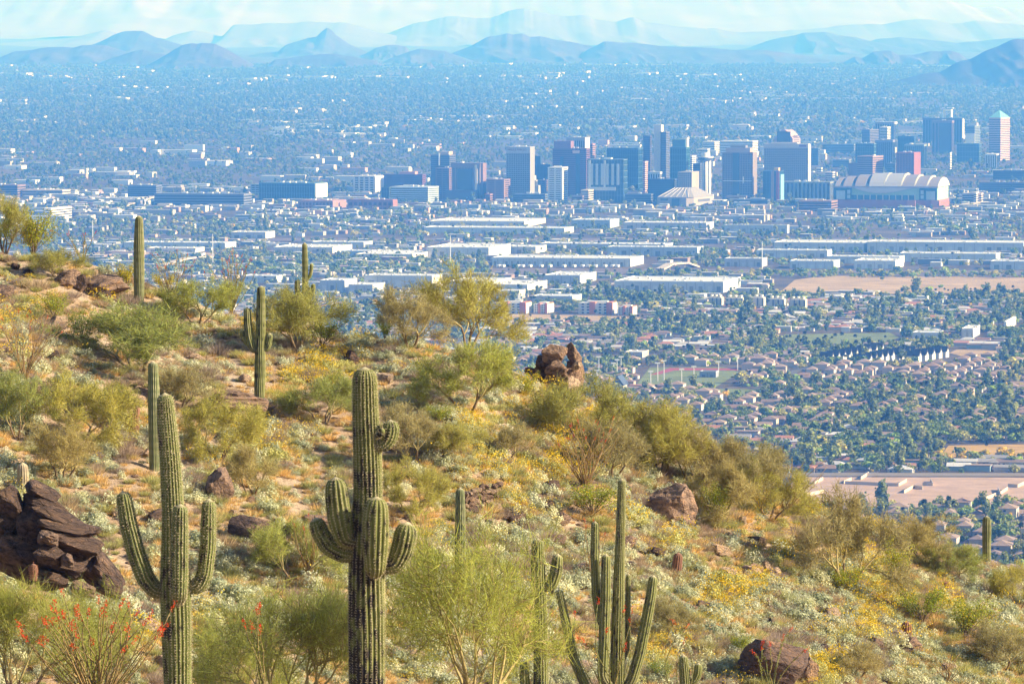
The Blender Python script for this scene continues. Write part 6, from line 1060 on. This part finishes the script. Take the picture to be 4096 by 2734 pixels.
# creosote: bright green upright bushes
def creosote_mesh(seed, c, n=2600, nf=60):
    g = np.random.default_rng(seed); mb = MB(); P = []
    for s in range(16):
        a = g.uniform(0, 6.28); sp_ = .8 * math.sqrt(g.random()); h = g.uniform(.7, 1.3); t = np.linspace(0, 1, 5)[:, None]; pts = np.array([math.cos(a) * sp_, math.sin(a) * sp_, h]) * t ** np.array([1.2, 1.2, .9]) + g.normal(0, .03, (5, 3)) * t; mb.tube(pts, np.linspace(.014, .005, 5), 4, 0, (.16, .12, .08), False)
        k = g.uniform(.35, 1.02, n // 16) ** .8 * 4; i0 = np.minimum(k.astype(int), 3); P.append(pts[i0] + (pts[i0 + 1] - pts[i0]) * (k - i0)[:, None] + g.normal(0, .085, (n // 16, 3)))
    P = np.concatenate(P); m = len(P); a = unit(g.normal(0, 1, (m, 3))) * .026; b_ = unit(g.normal(0, 1, (m, 3))) * .02; V = np.stack([P - a, P - b_, P + a, P + b_], 1); C = np.array([c]) * g.uniform(.6, 1.4, (m, 1))
    C[g.random(m) < nf / 1000] = (.7, .5, .03)
    return mb.mesh('stems', M_stem), tri_mesh('foliage', V, C, M_leaf, 4)
CR = [creosote_mesh(1, (.3, .34, .035)), creosote_mesh(2, (.36, .38, .04), nf=120), creosote_mesh(3, (.2, .26, .035), nf=10), creosote_mesh(4, (.44, .4, .04), nf=260)]
def creo(label, px, rw, wpx, hpx, v):
    B = hp(px, rw); s = B.y / FPX; o = empty('creosote_bush', B, px % 6.28); o.scale = (wpx * s / 1.8, wpx * s / 1.8, hpx * s / 1.3); tag(o, label, 'bush', 'creosote bushes of the hillside')
    for nm, me in zip(('stems', 'foliage'), CR[v]): link(bpy.data.objects.new(nm, me), o)
for a in [('tall green creosote at the upper left edge', 130, 1010, 250, 190, 1), ('creosote clump at the left frame edge', 10, 1015, 160, 180, 0), ('bright green creosote under the ridge palo verde', 1290, 1395, 230, 120, 0), ('green creosote right of the lone saguaro', 660, 1170, 150, 80, 3), ('yellow-green creosote in front of the lone saguaro', 510, 1150, 130, 110, 3), ('green bush left of the ridge trees', 1540, 1365, 130, 100, 2), ('green creosote on the upper left slope', 220, 1290, 170, 120, 0), ('dark green creosote below the upper slabs', 330, 1370, 160, 130, 2), ('green creosote above the barrel on the ridge', 1990, 1500, 170, 100, 1), ('green creosote in the slope middle', 1760, 1700, 140, 80, 0), ('creosote left of the boulder pile', 2110, 1600, 120, 110, 1), ('large green creosote below the orange ocotillo', 2370, 2070, 320, 130, 0), ('green creosote right of the cleft boulder', 2870, 2110, 150, 170, 0), ('yellow creosote under the bare ocotillo', 3240, 2080, 190, 110, 3), ('green creosote at the foot of the forked palo verde', 3390, 2375, 180, 100, 0), ('tall creosote left of the right barrel cactus', 3600, 2350, 200, 190, 1), ('wide creosote thicket at lower right', 3690, 2500, 280, 150, 0), ('bright creosote at the lower right', 3860, 2560, 290, 170, 1), ('creosote below the right edge tree', 4040, 2640, 200, 130, 0), ('small green bush beside the bottom boulders', 2960, 2620, 130, 85, 0), ('dark green bush right of the central saguaro', 1720, 2300, 160, 100, 2), ('green bush below the slim saguaro cluster', 2640, 2734, 140, 90, 2), ('green creosote left of the central saguaro head', 1330, 1560, 130, 80, 1), ('creosote at the right ridge beside the saguaro', 3720, 2260, 170, 90, 1), ('bright bush near the two-armed saguaro', 1150, 1640, 110, 80, 1)]: creo(*a)
# dry grey shrubs and straw grass
def dry_mesh(seed, c, n, h, spread, wid):
    g = np.random.default_rng(seed); a = g.uniform(0, 6.28, n); r = np.sqrt(g.random(n)); b0 = np.stack([np.cos(a) * r * spread * .35, np.sin(a) * r * spread * .35, 0 * a], 1); d = unit(np.stack([np.cos(a) * r * .8, np.sin(a) * r * .8, 1 - .4 * r], 1) + g.normal(0, .25, (n, 3))); ln = h * g.uniform(.5, 1.1, (n, 1)); w = unit(np.cross(d, g.normal(0, 1, (n, 3)))) * wid
    return tri_mesh('dry_tuft', np.stack([b0 - w, b0 + w, b0 + d * ln], 1), np.array([c]) * g.uniform(.6, 1.35, (n, 1)), M_leaf)
DT = [dry_mesh(1, (.68, .46, .19), 130, .22, .4, .008), dry_mesh(2, (.72, .52, .24), 110, .25, .5, .008), dry_mesh(3, (.42, .32, .25), 420, .32, .6, .006), dry_mesh(4, (.5, .38, .24), 360, .3, .6, .006), dry_mesh(5, (.46, .44, .17), 380, .28, .5, .007)]
g = np.random.default_rng(81); A = slope_pts(10500, 82); P = hp_many(A); pk = np.where(fbm(A[:, 0] / 200, A[:, 1] / 130, 83, 3) > .5, g.choice([0, 1, 0, 4], len(A)), g.choice([2, 3, 4, 0], len(A)))
scatter('dry_grass_and_twigs', [template(m) for m in DT], P, g.uniform(0, 6, len(A)), np.clip(np.exp(g.normal(-.1, .35, (len(A), 1))), .4, 2) * np.ones((1, 3)), pk, 'straw grass and dry twiggy scrub covering the slope', 'grass')
# brush on the near floor below the frame edge
A = np.stack([g.uniform(-200, 4300, 700), g.uniform(2500, 3000, 700)], 1); Yn = g.uniform(70, 128, 700); Xn = (A[:, 0] - 2048) / FPX * Yn; P = np.stack([Xn, Yn, hill_z(Xn, Yn)], 1)
scatter('near_scrub', [template(m) for m in (DT[2], DT[3], DT[4], BB[1], BB[4])], P, g.uniform(0, 6, 700), np.clip(np.exp(g.normal(.1, .3, (700, 1))), .5, 2) * np.ones((1, 3)), g.integers(0, 5, 700), 'low scrub on the ground below the big saguaros', 'scrub')

# ---------------- single out things whose look and place words coincide
same = {}
for o in col.objects:
    if o.parent is None and o.get('category') and o.get('label'): same.setdefault(o['label'], []).append(o)
for lb, os_ in same.items():
    if 1 < len(os_) <= len(ORD):
        os_.sort(key=lambda q: float(project(q.location.x, q.location.y, q.location.z)[0]))
        for k, q in enumerate(os_): q['label'] = ' '.join((lb + ', ' + (ORD[k] + ' from left')).split()[:16])
